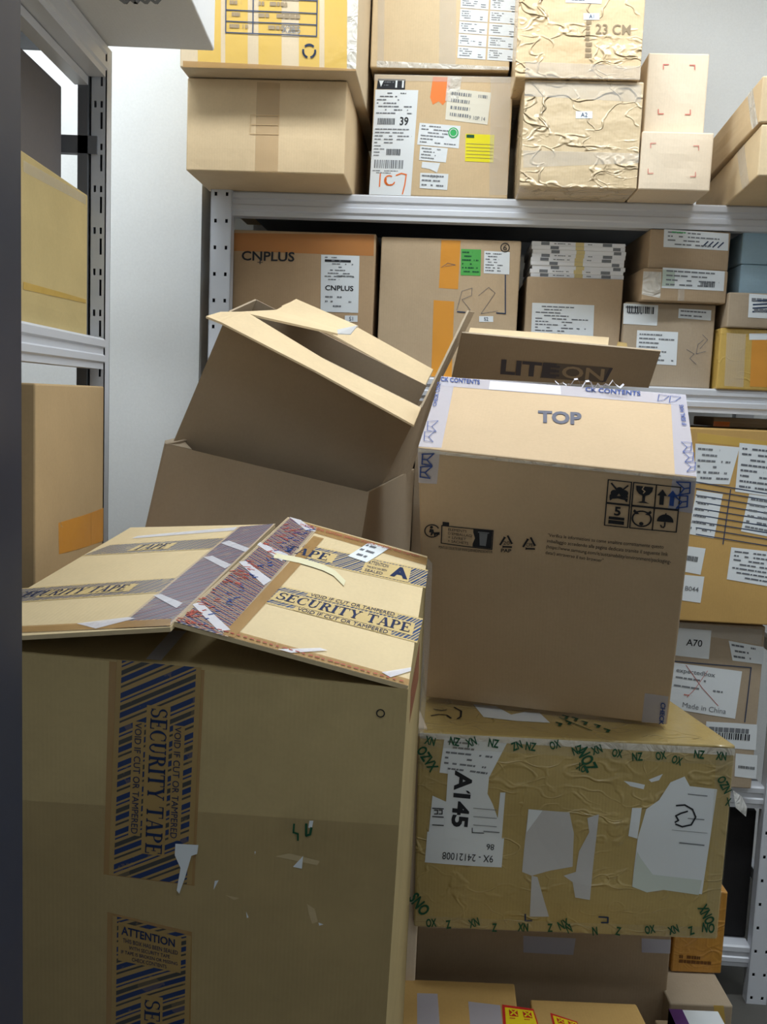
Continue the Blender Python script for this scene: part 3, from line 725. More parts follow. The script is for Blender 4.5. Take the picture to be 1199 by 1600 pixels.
d.line(g((1098, 523), (1106, 531), (1094, 545)), .005, SINK); d.line(g((1100, 531), (1091, 538), (1088, 553), (1103, 549)), .005, SINK); d.line(g((1073, 546), (1085, 553), (1078, 560), (1088, 569)), .005, SINK); d.done('pen_scribble', m4)
m6, h6, z6 = rackbox(1001, 1135, 421, z4 + .001, -.01, .30, C_BRN, 'small brown parcel with a crumple of clear tape, sandwiched between two boxes', seed=15, yaw=.05)
label(h6['front'], [(1036, 418), (1133, 424), (1131, 455), (1034, 450)], m6, 4, 6, ink=GREYINK, extra=lambda d: (d.area(.0, .1, .2, .9, flat('pale_green_label', (190, 206, 196)), .3), d.barcode(.62, .55, .85, .85, INK, 3)))
tape(h6['front'], [(1003, 424), (1034, 425), (1032, 466), (1002, 460)], m6, SHINE, lab='crumpled clear tape')
tape(h6['front'], [(1060, 452), (1070, 452), (1069, 470), (1059, 470)], m6, CLEAR, lvl=1.5)
m5, h5, _ = rackbox(1012, 1139, 360, z6 + .001, 0, .28, C_BRN, 'small brown parcel with a white and green label, topmost of its pile under the beam', seed=16, yaw=.05)
label(h5['front'], [(1038, 358), (1139, 365), (1138, 392), (1037, 386)], m5, 4, 8, ink=GREYINK, extra=lambda d: (d.lines(.12, .05, .5, .25, 1, GREEN, 3, fill=1), [d.line([(.6 + .08 * k, .85), (.68 + .08 * k, .55)], .07, NAVY) for k in range(4)]))
C_BLUE = board('blue_board', (168, 200, 220), .06)
C_M9 = board('yellow_film_board', (208, 172, 84), .12, .5, .5, .1, wr=.0012)
m9, h9, z9 = rackbox(1122, 1290, 515, ZMID, -.01, .38, C_M9, 'carton wrapped in yellow tape at the right end of the middle shelf', seed=17)
tape(h9['front'], [(1136, 520), (1166, 522), (1162, 605), (1132, 603)], m9, CLEAR); tape(h9['front'], [(1176, 520), (1199, 522), (1199, 605), (1172, 604)], m9, ORANGE); label(h9['front'], (1171, 521, 1215, 531), m9, 0, name='sticker')
m8, h8, z8b = rackbox(1135, 1290, 459, z9 + .001, -.02, .36, C_GREY, 'flat greyish parcel with a barcode label, on the yellow-taped carton', seed=18)
label(h8['front'], [(1171, 459), (1240, 463), (1238, 500), (1169, 496)], m8, 2, 5, extra=lambda d: [d.line([(.1, .3 + .15 * k), (.6, .2 + .15 * k)], .06, NAVY) for k in range(4)])
m7, h7, z7 = rackbox(1153, 1290, 415, z8b + .001, .02, .34, C_BLUE, 'light blue box lying on the flat greyish parcel', seed=19)
m7b, h7b, _ = rackbox(1157, 1290, 364, z7 + .001, .02, .34, C_BLUE, 'second light blue box, topmost under the beam at right', seed=20)

# ---- lower shelf, right
q3, k3, z3q = rackbox(1050, 1192, 975, ZLOW, -.02, .38, C_GREY, 'grey-brown carton labelled A70, on the lowest visible shelf behind the tape-wrapped box', seed=21, n=8)
# (its left part is hidden)
kf = k3['front']
tape(kf, [(1056, 966), (1192, 984), (1190, 1008), (1052, 985)], q3, CLEAR, lvl=.5)
label(kf, [(1061, 981), (1112, 985), (1108, 1030), (1055, 1024)], q3, 0, extra=lambda d: d.text('A70', .28, .36, .76, .6, INK, bold=.01), lab='white label reading A70')
label(kf, [(1139, 1001), (1194, 1011), (1193, 1038), (1145, 1032)], q3, 3, 5, ink=SINK)
def ex(d):
    d.text('expectedbox', .05, .1, .62, .22, GREYINK, bold=.01); d.lines(.05, .26, .9, .36, 1, GREYINK, 1); d.lines(.04, .44, .95, .54, 1, GREYINK, 5); d.lines(.2, .62, .4, .7, 1, PINK, 3)
    d.text('Made in China', .2, .82, .85, .93, GREYINK); d.line([(.18, .02), (.45, .45), (.72, .78)], .012, RED); d.line([(.5, .08), (.35, .5), (.25, .7)], .01, PINK)
label(kf, [(1053, 1035), (1160, 1049), (1149, 1123), (1045, 1106)], q3, 0, extra=ex, lab='large white label crossed out in red')
d = Decal(kf, lvl=.7); g = lambda *p: [kf.inv(*q) for q in p]; d.line(g((1055, 1033), (1174, 1043), (1164, 1128)), .006, NAVY); d.done('printed_frame', q3)
label(kf, [(1104, 1127), (1184, 1132), (1181, 1172), (1101, 1166)], q3, 1, 6, bar=(.2, .4, .88, .65), name='barcode_label')
label(kf, [(1150, 1177), (1184, 1180), (1182, 1217), (1148, 1213)], q3, 0, bar=(.15, .5, .9, .62), name='barcode_label')
q1, k1, z1q = rackbox(1062, 1330, 673, z3q + .012, -.06, .42, C_OCH, 'ochre carton plastered with white labels, above the A70 carton', seed=22)
kf = k1['front']
def qr(d): pass
label(kf, [(1087, 693), (1156, 699), (1140, 757), (1086, 755)], q1, 6, 3)
label(kf, [(1156, 692), (1240, 700), (1235, 780), (1149, 768)], q1, 8, 4, ink=SINK)
label(kf, [(1089, 766), (1130, 772), (1116, 841), (1075, 834)], q1, 6, 5, ink=SINK)
label(kf, [(1171, 772), (1240, 781), (1235, 845), (1158, 830)], q1, 6, 6)
label(kf, [(1072, 853), (1103, 857), (1095, 898), (1068, 893)], q1, 0, bar=(.1, .35, .7, .55))
label(kf, [(1070, 898), (1101, 901), (1095, 942), (1066, 938)], q1, 0, extra=lambda d: d.text('B044', .1, .42, .8, .6, GREYINK, bold=.01))
label(kf, [(1143, 855), (1240, 866), (1235, 922), (1136, 905)], q1, 7, 8, ink=SINK)
d = Decal(kf, lvl=.6); g = lambda *p: [kf.inv(*q) for q in p]
for k in range(9): d.line(g((1088, 753 + k * 10.2), (1290, 786 + k * 10.2)), .005, NAVY)
d.line(g((1142, 765), (1130, 850)), .005, NAVY); d.done('printed_table', q1)
tape(kf, [(1090, 676), (1330, 706), (1330, 716), (1090, 690)], q1, AMBER, lvl=.4)
q0, k0, _ = rackbox(1111, 1330, 656, z1q + .003, .10, .20, C_BRN, 'shallow brown carton with orange tape on its corner, lying on the ochre carton', seed=23)
tape(k0['front'], [(1112, 658), (1141, 659), (1140, 672), (1111, 671)], q0, ORANGE2, lab='orange tape')

q4, k4, _ = rackbox(1040, 1178, 1262, ZBOT, .04, .40, board('shade_board', (34, 33, 34), .1), 'black box added to stand in for shade on the bottom shelf at lower right', seed=24)  # black box added to darken the bottom shelf in place of shade

# ---- left rack contents
def sidebox(px, ya, yb, xa, zb, zt, dep, mat, lab, **kw):
    F = [V((xa - dep, ya, zt)), V((xa, ya, zt)), V((xa, ya, zb)), V((xa - dep, ya, zb))]
    B = [V((xa - dep, yb, zt)), V((xa, yb, zt)), V((xa, yb, zb)), V((xa - dep, yb, zb))]
    return carton(F, B, mat, lab, **kw)
zt = P(135, 303, 1.79).z
s1, e1 = sidebox(0, 1.20, 1.80, -.562, ZL1, zt, .36, board('mustard_board', (202, 180, 124), .1), 'mustard yellow carton on the left rack, sitting on the steel beam', seed=31, bulge=.004)
tape(e1['right'], [(36, 250), (134, 306), (134, 320), (36, 268)], s1, CLEAR); tape(e1['right'], [(36, 440), (134, 468), (134, 474), (36, 452)], s1, AMBER, lvl=.8)
s2, e2 = sidebox(0, P(47, 700, 1.45).y, 1.80, -.53, .985, P(168, 604, 1.8).z, .36, board('left_tan_board', (196, 166, 122), .07), 'tall tan carton on the lower left shelf with a patch of orange tape', seed=32)
tape(e2['right'], [(91, 817), (142, 801), (142, 852), (92, 866)], s2, ORANGE, lab='orange tape patch'); tape(e2['right'], [(142, 801), (165, 792), (165, 843), (142, 852)], s2, ORANGE, lvl=.9, lab='orange tape patch')
s3, e3 = sidebox(0, 1.5, 1.82, -.617, zt + .003, 2.04, .28, board('grey_board', (120, 116, 118), .05), 'dark grey carton on top of the mustard one, deep inside the left rack', seed=33)
# big white box overhanging the aisle
WB = board('white_board', (222, 224, 226), .04)
zb = ZL2 + .002; pa = PZ(335, 80, zb); pb = PZ(150, 76, zb)
W0 = pa.y; xr = pa.x
F = [V((-.95, .95, zb + .4)), V((xr + .02, .95, zb + .4)), V((xr + .02, .95, zb)), V((-.95, .95, zb))]
B = [V((-.95, W0, zb + .4)), V((xr, W0, zb + .4)), V((xr, W0, zb)), V((-.95, W0, zb))]
s4, e4 = carton(F, B, WB, 'large white carton on top of the left rack, overhanging the aisle', seed=34)
d = Decal(e4['bottom'], lvl=.7)
g = lambda *p: [e4['bottom'].inv(*q) for q in p]
for k in range(4): d.line(g((185 + 16 * k, -4), (196 + 16 * k, 4), (204 + 16 * k, -5)), .008, GREYINK)
d.done('printed_mark', s4)

# ---- pile: box wrapped in amber and green tape (A145)
YA = 1.62
FA = [P(655, 1141, YA), P(1150, 1168, YA), P(1121, 1466, YA), P(647, 1450, YA)]
zA = (FA[0].z + FA[1].z) / 2; FA[0].z = FA[1].z = zA; zAb = (FA[2].z + FA[3].z) / 2; FA[2].z = FA[3].z = zAb
bk = V((-.035, .40, 0)); BA = [FA[0] + V((.02, .40, 0)), V((PZ(1050, 1094, zA).x - .03, YA + .40, zA)), FA[2] + bk, FA[3] + V((.02, .40, 0))]
a1, fa = carton(FA, BA, C_TAPED, 'yellow-brown carton wrapped in amber and green-lettered tape, labelled A145', bulge=.006, seed=41, n=12)
ff = fa['front']
label(ff, [(695, 1151), (793, 1160), (763, 1217), (687, 1207)], a1, 6, 3, lab='torn white label upper left')
def ex(d): d.lines(.1, .1, .9, .9, 5, GREYINK, 4)
torn(ff, [(676, 1243), (701, 1254), (697, 1306), (670, 1302)], a1)
torn(ff, [(744, 1192), (766, 1196), (762, 1240), (770, 1256), (778, 1278), (782, 1238), (790, 1238), (784, 1312), (736, 1310)], a1)
label(ff, [(668, 1299), (788, 1310), (784, 1355), (664, 1347)], a1, 0, extra=lambda d: (d.text('9X - 24121008', .22, .60, .88, .84, INK, rot=180), d.text('86', .78, .22, .88, .42, INK, rot=180)), lvl=1.3)
label(ff, [(702, 1175), (752, 1179), (738, 1313), (694, 1308)], a1, 0, extra=lambda d: (d.text('A145', .22, .2, .80, .86, INK, rot=90, bold=.035), d.shape([(.80, .456), (.70, .426), (.62, .426), (.70, .458)], INK, 1)), lvl=1.8, lab='white strip reading A145')
d = Decal(ff, lvl=2.2); g = lambda *p: [ff.inv(*q) for q in p]
for y in (1262, 1275, 1288): d.line(g((676, y), (693, y + 1)), .005, INK)
for x in (679, 686): d.line(g((x, 1265), (x + 5, 1265), (x + 5, 1271), (x, 1271)), .005, INK)
d.line(g((738, 1293), (738, 1300), (756, 1301)), .004, INK); d.line(g((756, 1298), (780, 1300)), .005, GREYINK)
for y in (1262, 1275, 1288): d.line(g((740, y), (776, y + 3)), .003, GREYINK)
d.done('printed_text', a1)
torn(ff, [(826, 1264), (890, 1269), (897, 1302), (895, 1354), (860, 1360), (831, 1368), (816, 1362)], a1, GREYPAPER, name='torn_label')
torn(ff, [(826, 1264), (848, 1266), (838, 1280), (823, 1300)], a1, PAPER, lvl=1.4)
torn(ff, [(936, 1272), (918, 1278), (921, 1300), (905, 1330), (900, 1362), (881, 1368), (895, 1378), (899, 1402), (922, 1406), (926, 1362)], a1, GREYPAPER)
torn(ff, [(831, 1368), (840, 1370), (850, 1405), (858, 1432), (828, 1432)], a1, GREYPAPER)
RL = [(1048, 1222), (1070, 1213), (1078, 1228), (1121, 1233), (1097, 1397), (1037, 1389), (1011, 1394), (988, 1385), (997, 1308), (1010, 1264), (1030, 1250)]
torn(ff, RL, a1, PAPER, lab='large torn white label with a pen circle')
torn(ff, [(988, 1262), (1003, 1262), (996, 1310), (982, 1306)], a1, PAPER, lvl=1.4); torn(ff, [(975, 1220), (990, 1222), (1008, 1226), (1006, 1233), (985, 1228)], a1, PAPER); torn(ff, [(1014, 1218), (1036, 1209), (1030, 1219), (1018, 1222)], a1, PAPER)
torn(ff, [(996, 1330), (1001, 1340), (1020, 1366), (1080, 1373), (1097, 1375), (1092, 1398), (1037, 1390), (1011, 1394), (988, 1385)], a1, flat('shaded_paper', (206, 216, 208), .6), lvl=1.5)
d = Decal(ff, lvl=2); d.line(g((1057, 1258), (1070, 1257), (1082, 1264), (1087, 1276), (1080, 1288), (1066, 1291), (1056, 1287)), .008, INK)
d.line(g((1074, 1267), (1064, 1270), (1056, 1274), (1060, 1281), (1055, 1284)), .008, INK); d.line(g((1062, 1316), (1100, 1320)), .006, GREYINK)
d.line(g((1075, 1240), (1105, 1243)), .004, GREYINK); d.line(g((1075, 1278), (1100, 1280)), .004, GREYINK); d.line(g((1050, 1296), (1105, 1301)), .002, GREYINK); d.done('pen_mark', a1)
ft = fa['top']
torn(ft, [(740, 1101), (775, 1104), (799, 1117), (820, 1113), (843, 1114), (860, 1130), (808, 1127), (756, 1121)], a1, PAPER)
d = Decal(ft, lvl=1); g2_ = lambda *p: [ft.inv(*q) for q in p]
d.line(g2_((678, 1109), (690, 1111), (698, 1110)), .008, INK); d.line(g2_((674, 1119), (686, 1117), (698, 1118), (705, 1123)), .008, INK); d.line(g2_((710, 1106), (721, 1112), (720, 1121), (715, 1124)), .008, INK); d.done('pen_scribble', a1)
# amber overlays + green-lettered clear tape along the edges
C_EDGE = film('thin_clear_tape', (214, 204, 170), .16, .12, .006, 24)
tape(ff, [(656, 1153), (1149, 1180), (1148, 1196), (656, 1166)], a1, C_EDGE, lvl=2.4)
tape(ff, [(656, 1142), (1149, 1169), (1148, 1180), (656, 1153)], a1, SHINE, lvl=2.4, lab='glossy clear tape along the top edge')
tape(ff, [(1120, 1170), (1150, 1171), (1123, 1464), (1100, 1463)], a1, C_EDGE, lvl=2.2)
tape(ff, [(656, 1158), (690, 1160), (684, 1205), (653, 1200)], a1, C_EDGE, lvl=2.2)
tape(ff, [(649, 1430), (1122, 1448), (1121, 1465), (648, 1449)], a1, C_EDGE, lvl=2.2)
d = Decal(ff, lvl=3.2); rd = random.Random(7)
def frag(x, y, s, ang, st='XN'):
    c, s_ = math.cos(ang), math.sin(ang); vs, fs = text_tris(st, .03); L = .62 * len(st)
    for f in fs:
        s_z = s * 1.2
        d.M.poly([d.f.pt(*d.f.inv(x + s_z * (vs[i][0] * L * c - (vs[i][1]) * s_), y + s_z * (vs[i][0] * L * s_ + vs[i][1] * c)), .0007 * 3.2) for i in f], DGREEN)
for k in range(15):
    x = 668 + k * 32 + rd.uniform(-6, 6); frag(x, 1146 + (x - 655) * .055 + rd.uniform(0, 12), 11, rd.uniform(-.4, .6), rd.choice(['XN', 'NZ', 'OX', 'ZN']))
for k in range(12):
    x = 660 + k * 38 + rd.uniform(-6, 6); frag(x, 1434 + (x - 655) * .03 + rd.uniform(0, 6), 11, rd.uniform(-.5, .3), rd.choice(['XN', 'N', 'OX', 'Z']))
frag(664, 1163, 14, 1.0, 'OZVX'); frag(918, 1165, 17, 1.1, 'NOZ'); frag(652, 1392, 16, .9, 'SNO'); frag(1132, 1210, 12, 1.1, 'OZN'); frag(1104, 1410, 14, 1.1, 'XNO'); frag(1135, 1245, 11, .2, 'X'); frag(870, 1440, 12, -.4, 'NX'); frag(1098, 1440, 13, .1, 'NO'); frag(905, 1190, 10, .5, 'XO')
d.done('tape_lettering', a1, 'green lettering fragments on the tape')
d = Decal(ft, lvl=1.6)
d.line(g2_((874, 1122), (900, 1133), (925, 1143)), .006, DGREEN)
for x, y in ((880, 1119), (895, 1122), (910, 1128), (930, 1133), (870, 1130), (945, 1140), (885, 1128)): d.line(g2_((x, y), (x + 7, y + 2), (x + 4, y + 5)), .012, DGREEN)
d.done('tape_lettering', a1, 'green lettering fragments on the tape')
d = Decal(ff, lvl=1); d.line(g((1016 - 80, 1432), (950, 1433), (950, 1441), (940, 1441)), .008, NAVY); d.line(g((821, 1428), (821, 1438), (831, 1438)), .008, NAVY); d.done('printed_corner_marks', a1)
# loose tape end at the right edge
M = Mesh(); e0 = P(1146, 1235, 1.63); 
M.poly([e0, P(1150, 1262, 1.63), P(1166, 1276, 1.66), P(1168, 1262, 1.67)], SHINE); M.poly([e0, P(1168, 1262, 1.67), P(1160, 1245, 1.66)], SHINE); M.build('loose_tape_end', a1)

# box under A145
FB = [P(652, 1452, 1.74), P(1049, 1470, 1.74), P(1030, 1700, 1.66), P(645, 1700, 1.66)]
zz = zAb - .004
F = [V((FB[0].x, 1.74, zz)), V((FB[1].x, 1.74, zz)), V((FB[1].x, 1.74, .0)), V((FB[0].x, 1.74, .0))]; B = [p + V((0, .28, 0)) for p in F]
b1o, fb = carton(F, B, C_BRN, 'dark-shaded brown carton directly under the A145 carton', seed=42)
tape(fb['front'], [(818, 1462), (900, 1466), (896, 1492), (818, 1488)], b1o, CLEARW, lab='clear grey tape'); tape(fb['front'], [(1003, 1466), (1049, 1468), (1049, 1490), (1003, 1488)], b1o, CLEARW)
F = [V((P(1053, 1466, 1.80).x, 1.80, zz)), V((P(1132, 1466, 1.80).x, 1.80, zz)), V((P(1132, 1466, 1.80).x, 1.80, P(1090, 1520, 1.80).z)), V((P(1053, 1466, 1.80).x, 1.80, P(1090, 1520, 1.80).z))]
zz2 = F[2].z; B = [p + V((0, .24, 0)) for p in F]
b2o, fb2 = carton(F, B, board('orange_tape_board', (196, 138, 48), .1, .45, .5, .1, wr=.001), 'orange-taped carton wedged under the right end of the A145 carton', seed=43)
d = Decal(fb2['front'], [(1062, 1490), (1118, 1494), (1117, 1508), (1061, 1504)], .7); d.lines(0, 0, 1, 1, 2, flat('brown_ink', (110, 70, 30)), 4, th=.7, fill=.9); d.done('printed_text', b2o)
F = [V((P(1050, 1530, 1.70).x, 1.70, zz2 - .002)), V((P(1150, 1530, 1.70).x, 1.70, zz2 - .002)), V((P(1150, 1530, 1.70).x, 1.70, 0)), V((P(1050, 1530, 1.70).x, 1.70, 0))]; B = [p + V((0, .32, 0)) for p in F]
b3o, fb3 = carton(F, B, C_GREY, 'grey-tan carton at the lower right, below the orange-taped one', seed=44)
tape(fb3['front'], [(1052, 1522), (1148, 1530), (1148, 1538), (1052, 1530)], b3o, SHINE)
tape(fb3['front'], [(1118, 1540), (1134, 1540), (1134, 1600), (1118, 1600)], b3o, AMBER)
# two cartons with yellow-red stickers at the very bottom
YC = 1.35
def lowbox(x0, x1, xb0, xb1, ztop, Y0, Y1, lab, seed, rise=0):
    F = [V((x0, Y0, ztop)), V((x1, Y0, ztop)), V((x1, Y0, 0)), V((x0, Y0, 0))]; B = [V((xb0, Y1, ztop)), V((xb1, Y1, ztop)), V((xb1, Y1, 0)), V((xb0, Y1, 0))]
    return carton(F, B, C_OCH, lab, seed=seed)
zc = P(700, 1532, 1.64).z
pA = PZ(652, 1530, zc); pB = PZ(846, 1560, zc)
c1, fc1 = lowbox(.052, .262, .06, .275, zc, 1.44, 1.64, 'ochre carton at the bottom edge with a yellow and red sticker, left of two', 45)
c2, fc2 = lowbox(.288, .50, .30, .49, zc - .01, 1.44, 1.61, 'ochre carton at the bottom edge with a yellow and red sticker, right of two', 46)
YS = flat('yellow_sticker', (240, 214, 30)); RS = flat('red_sticker', (206, 44, 40))
tape(fc1['top'], [(652, 1552), (684, 1553), (690, 1640), (652, 1640)], c1, CLEARW); tape(fc1['top'], [(732, 1565), (782, 1571), (790, 1640), (738, 1640)], c1, CLEARW)
for fc, o, q in ((fc1, c1, [(785, 1570), (834, 1577), (846, 1615), (787, 1612)]), (fc2, c2, [(860, 1583), (902, 1597), (912, 1620), (868, 1616)])):
    def ex(d):
        d.area(.08, .1, .96, 1, YS, .4, n=2)
        for a in (.2, .62):
            d.area(a, .17, a + .26, .42, RS, .8, n=1); d.line([(a + .04, .2), (a + .22, .39)], .04, YS, 2); d.line([(a + .22, .2), (a + .04, .39)], .04, YS, 2)
            d.lines(a, .46, a + .28, .56, 1, RS, 3, fill=1)
    label(fc['top'], q, o, 0, paper=RS, extra=ex, name='warning_sticker', lab='yellow and red warning sticker')
# white packet at the bottom right
M = Mesh(); x0, x1_ = P(1062, 1592, 1.6).x, P(1142, 1592, 1.6).x; zpk = P(1100, 1590, 1.64).z
M.box(x0, x1_, 1.45, 1.66, zpk - .03, zpk, PAPER); M.box(x0, x0 + .025, 1.449, 1.66, zpk - .03, zpk + .001, flat('purple_print', (90, 50, 110)))
o = M.build('paper_packet', bevel=.003); tag(o, 'white and purple flat packet at the lower right edge of the photo', 'packet')
F = [V((x0 - .02, 1.43, zpk - .031)), V((x1_ + .02, 1.43, zpk - .031)), V((x1_ + .02, 1.43, 0)), V((x0 - .02, 1.43, 0))]; B = [p + V((0, .245, 0)) for p in F]
carton(F, B, C_TAN, 'tan carton carrying the white and purple packet at the bottom right', seed=47)

# pale carton behind the big front carton
xr_ = P(651, 1500, 1.63).x
F = [V((-.44, 1.635, .93)), V((xr_, 1.635, .93)), V((xr_, 1.635, 0)), V((-.44, 1.635, 0))]; B = [p + V((0, .5, 0)) for p in F]
for p in B: p.x = min(p.x, .04)
pc, fpc = carton(F, B, C_PALE, 'pale carton, only a bright strip seen between the security-taped and A145 cartons', seed=48)

# ---- TOP box, leaning forward on the A145 carton
FT = [P(653, 699, 1.564), P(1089, 746, 1.472), P(1043, 1133, 1.691), P(664, 1089, 1.783)]
BT = [P(690, 588, 1.829), P(1072, 617, 1.736), P(1030, 974, 1.955), P(701, 945, 2.048)]
FT[2].z = max(FT[2].z, zA + .002); FT[3].z = max(FT[3].z, zA + .002)
C_SAM = board('top_box_board', (198, 172, 138), .06)
tb, ft_ = carton(FT, BT, C_SAM, 'tall brown carton printed TOP with handling symbols, leaning forward on the A145 carton', bulge=.003, seed=51, n=12)
tf, tt = ft_['front'], ft_['top']
d = Decal(tt, [(841, 642), (909, 645), (909, 665), (841, 661)], .8); d.text('TOP', 0, 0, 1, 1, flat('grey_navy_ink', (96, 98, 112), .6), bold=.04); d.done('printed_text', tb, 'the word TOP')
tape(tt, [(690, 588), (712, 590), (690, 700), (654, 698)], tb, CLEARW, lab='lavender tape'); tape(tt, [(1048, 615), (1072, 617), (1089, 745), (1055, 741)], tb, CLEARW, lab='lavender tape')
tape(tt, [(692, 589), (1072, 617), (1073, 634), (687, 603)], tb, CLEARW, lvl=.9, lab='lavender tape'); tape(tt, [(766, 596), (876, 604), (877, 617), (764, 609)], tb, WHITEFILM, lvl=1.4, lab='white label strip')
tape(tf, [(653, 700), (688, 704), (683, 756), (652, 754)], tb, CLEARW, lab='lavender tape'); tape(tf, [(1052, 744), (1089, 747), (1083, 802), (1044, 796)], tb, CLEARW, lab='lavender tape')
tape(tf, [(1008, 1083), (1045, 1088), (1041, 1131), (1003, 1128)], tb, CLEARW, lab='lavender tape')
tape(tf, [(654, 701), (1088, 748), (1088, 752), (654, 706)], tb, SHINE, lvl=1.3)
d = Decal(tt, lvl=2)
def ptext(face, st, quad, mat, bold=.02, rot=0, lvl=2):
    dd = Decal(face, quad, lvl); dd.text(st, 0, 0, 1, 1, mat, rot=rot, bold=bold); return dd
def arrow(face, dd, x, y, s=1, fl=1):
    g = lambda *p: [face.inv(*q) for q in p]
    dd.line(g((x, y), (x + 17 * s * fl, y - 1), (x + 7 * s * fl, y + 8 * s), (x + 14 * s * fl, y + 16 * s), (x, y + 14 * s), (x + 1, y)), .004, BLUE); dd.line(g((x, y + 7 * s), (x + 7 * s * fl, y + 8 * s)), .004, BLUE)
for x, y in ((668, 660), (663, 676)): arrow(tt, d, x, y)
for x, y in ((1080, 693), (1083, 709), (1086, 724)): arrow(tt, d, x, y, .9, -1)
for x, y in ((1030, 618), (1048, 620)): d.line([tt.inv(*q) for q in ((x, y), (x + 16, y + 2), (x + 8, y + 8), (x - 2, y + 10), (x, y))], .004, BLUE)
d.done('tape_lettering', tb, 'blue arrow shapes printed on the tape')
d = Decal(tf, lvl=2)
for x, y in ((660, 709), (657, 729)): arrow(tf, d, x, y, 1.1)
for x, y in ((1078, 753), (1074, 774)): arrow(tf, d, x, y, 1.2, -1)
d.done('tape_lettering', tb, 'blue arrow shapes printed on the tape')
ptext(tt, 'CK CONTENTS', [(689, 590), (750, 595), (750, 602), (689, 597)], BLUE).done('tape_lettering', tb)
ptext(tt, 'CK CONTENTS', [(915, 606), (1001, 613), (1001, 620), (915, 613)], BLUE).done('tape_lettering', tb)
ptext(tt, 'CHECK CONT', [(676, 636), (684, 598), (690, 598), (682, 636)], BLUE).done('tape_lettering', tb)
ptext(tt, 'IF SEAL HAS', [(1066, 666), (1061, 634), (1068, 634), (1073, 666)], BLUE).done('tape_lettering', tb)
ptext(tf, 'CHECK', [(1041, 1098), (1037, 1132), (1030, 1131), (1033, 1096)], BLUE, .03).done('tape_lettering', tb)
# crumpled film on the back edge
M = Mesh(); rd = random.Random(3); px_ = [(868 + i * 6, 600 + rd.uniform(-7, 9)) for i in range(19)]
for i in range(18):
    a, b = px_[i], px_[i + 1]; Y_ = 1.80 - i * .0045
    pa_, pb_ = P(a[0], a[1], Y_), P(b[0], b[1], Y_); t_ = V((0, rd.uniform(-.01, .01), rd.uniform(.001, .004)))
    M.poly([pa_, pb_, pb_ + t_, pa_ + t_], WHITEFILM)
M.build('loose_film', tb)
# printed symbols
d = Decal(tf, [(951, 749), (1064, 761), (1057, 831), (945, 820)], .8)
K = INK
cells = [(0, 0, .325, .49), (.355, 0, .67, .49), (.67, 0, 1, .49), (0, .51, .325, 1), (.355, .51, .67, 1), (.67, .51, 1, 1)]
for c in cells: d.frame(*c, .022, K)
# crossed stacking/hook
for k_, (x, y) in enumerate(((.10, .27), (.17, .20), (.24, .25))): d.disc(x, y, .07, K)
d.line([(.05, .33), (.28, .38)], .05, K); d.line([(.05, .38), (.28, .32)], .05, K); d.line([(.05, .07), (.28, .42)], .035, K); d.line([(.28, .08), (.05, .42)], .03, K)
# glass
d.shape([(.39, .06), (.63, .06), (.62, .15), (.58, .23), (.53, .26), (.53, .38), (.60, .42), (.42, .42), (.49, .38), (.49, .26), (.44, .23), (.40, .15)], K, 1); d.line([(.50, .06), (.48, .12), (.52, .16), (.50, .20)], .02, C_SAM, 2)
for x in (.76, .90):
    mt = K if x < .8 else BLUE
    d.shape([(x, .08), (x + .07, .22), (x + .03, .22), (x + .03, .42), (x - .03, .42), (x - .03, .22), (x - .07, .22)], mt, 1)
d.text('5', .12, .56, .21, .76, K, bold=.03); d.shape([(.05, .79), (.27, .79), (.27, .85), (.05, .85)], K, 1); d.shape([(.05, .87), (.27, .87), (.27, .95), (.05, .95)], K, 1)
d.arc(.51, .77, .17, 0, 360, .03, K, n=24); d.shape([(.40, .57), (.47, .67), (.42, .68), (.38, .62)], K, 1); d.shape([(.62, .57), (.55, .67), (.60, .68), (.64, .62)], K, 1); d.disc(.51, .88, .04, K)
d.shape([(.835 + .115 * math.cos(t), .79 - .17 * math.sin(t)) for t in [PI * i / 14 for i in range(15)]] , K, 1); d.line([(.835, .6), (.835, .88), (.82, .92), (.79, .91), (.78, .87)], .025, K)
d.done('printed_symbols', tb, 'six handling symbols in boxes')
d = Decal(tf, [(665, 817), (687, 818), (686, 841), (664, 840)], .8); d.arc(.5, .5, .42, 30, 330, .07, K, n=20); d.disc(.45, .25, .09, K); d.shape([(.35, .35), (.6, .4), (.65, .6), (.5, .8), (.4, .8), (.45, .6), (.3, .6)], K, 1); d.shape([(.6, .6), (1.05, .55), (1.05, .75), (.8, .72), (.7, .9)], K, 1); d.done('printed_logo', tb, 'round recycling figure logo')
d = Decal(tf, [(691, 820), (771, 828), (769, 858), (690, 848)], .8)
d.frame(0, .02, 1, 1, .05, K); d.area(.01, -.18, .14, .04, K, n=1); d.area(.62, .04, .985, .97, K, n=1, lv=.4); d.shape([(.60, .04), (.66, .5), (.60, .96)], C_SAM, 1.2); d.shape([(.74, .2), (.90, .2), (.88, .85), (.76, .85)], GREYINK, 1.4); d.line([(.72, .16), (.92, .16)], .06, GREYINK, 1.4)
for k_, st in enumerate(('ELEMENTS', "D'EMBALLAGE", '+ LIVRET', '+ SACHETS')): d.text(st, .13, .12 + .21 * k_, .13 + .045 * len(st), .26 + .21 * k_, K)
d.done('printed_logo', tb, 'sorting instruction box')
ptext(tf, 'POINTS DE COLLECTE SUR WWW.QUEFAIREDEMESDECHETS.FR', [(686, 852), (770, 860), (770, 865), (686, 857)], K, 0, lvl=.8).done('printed_text', tb)
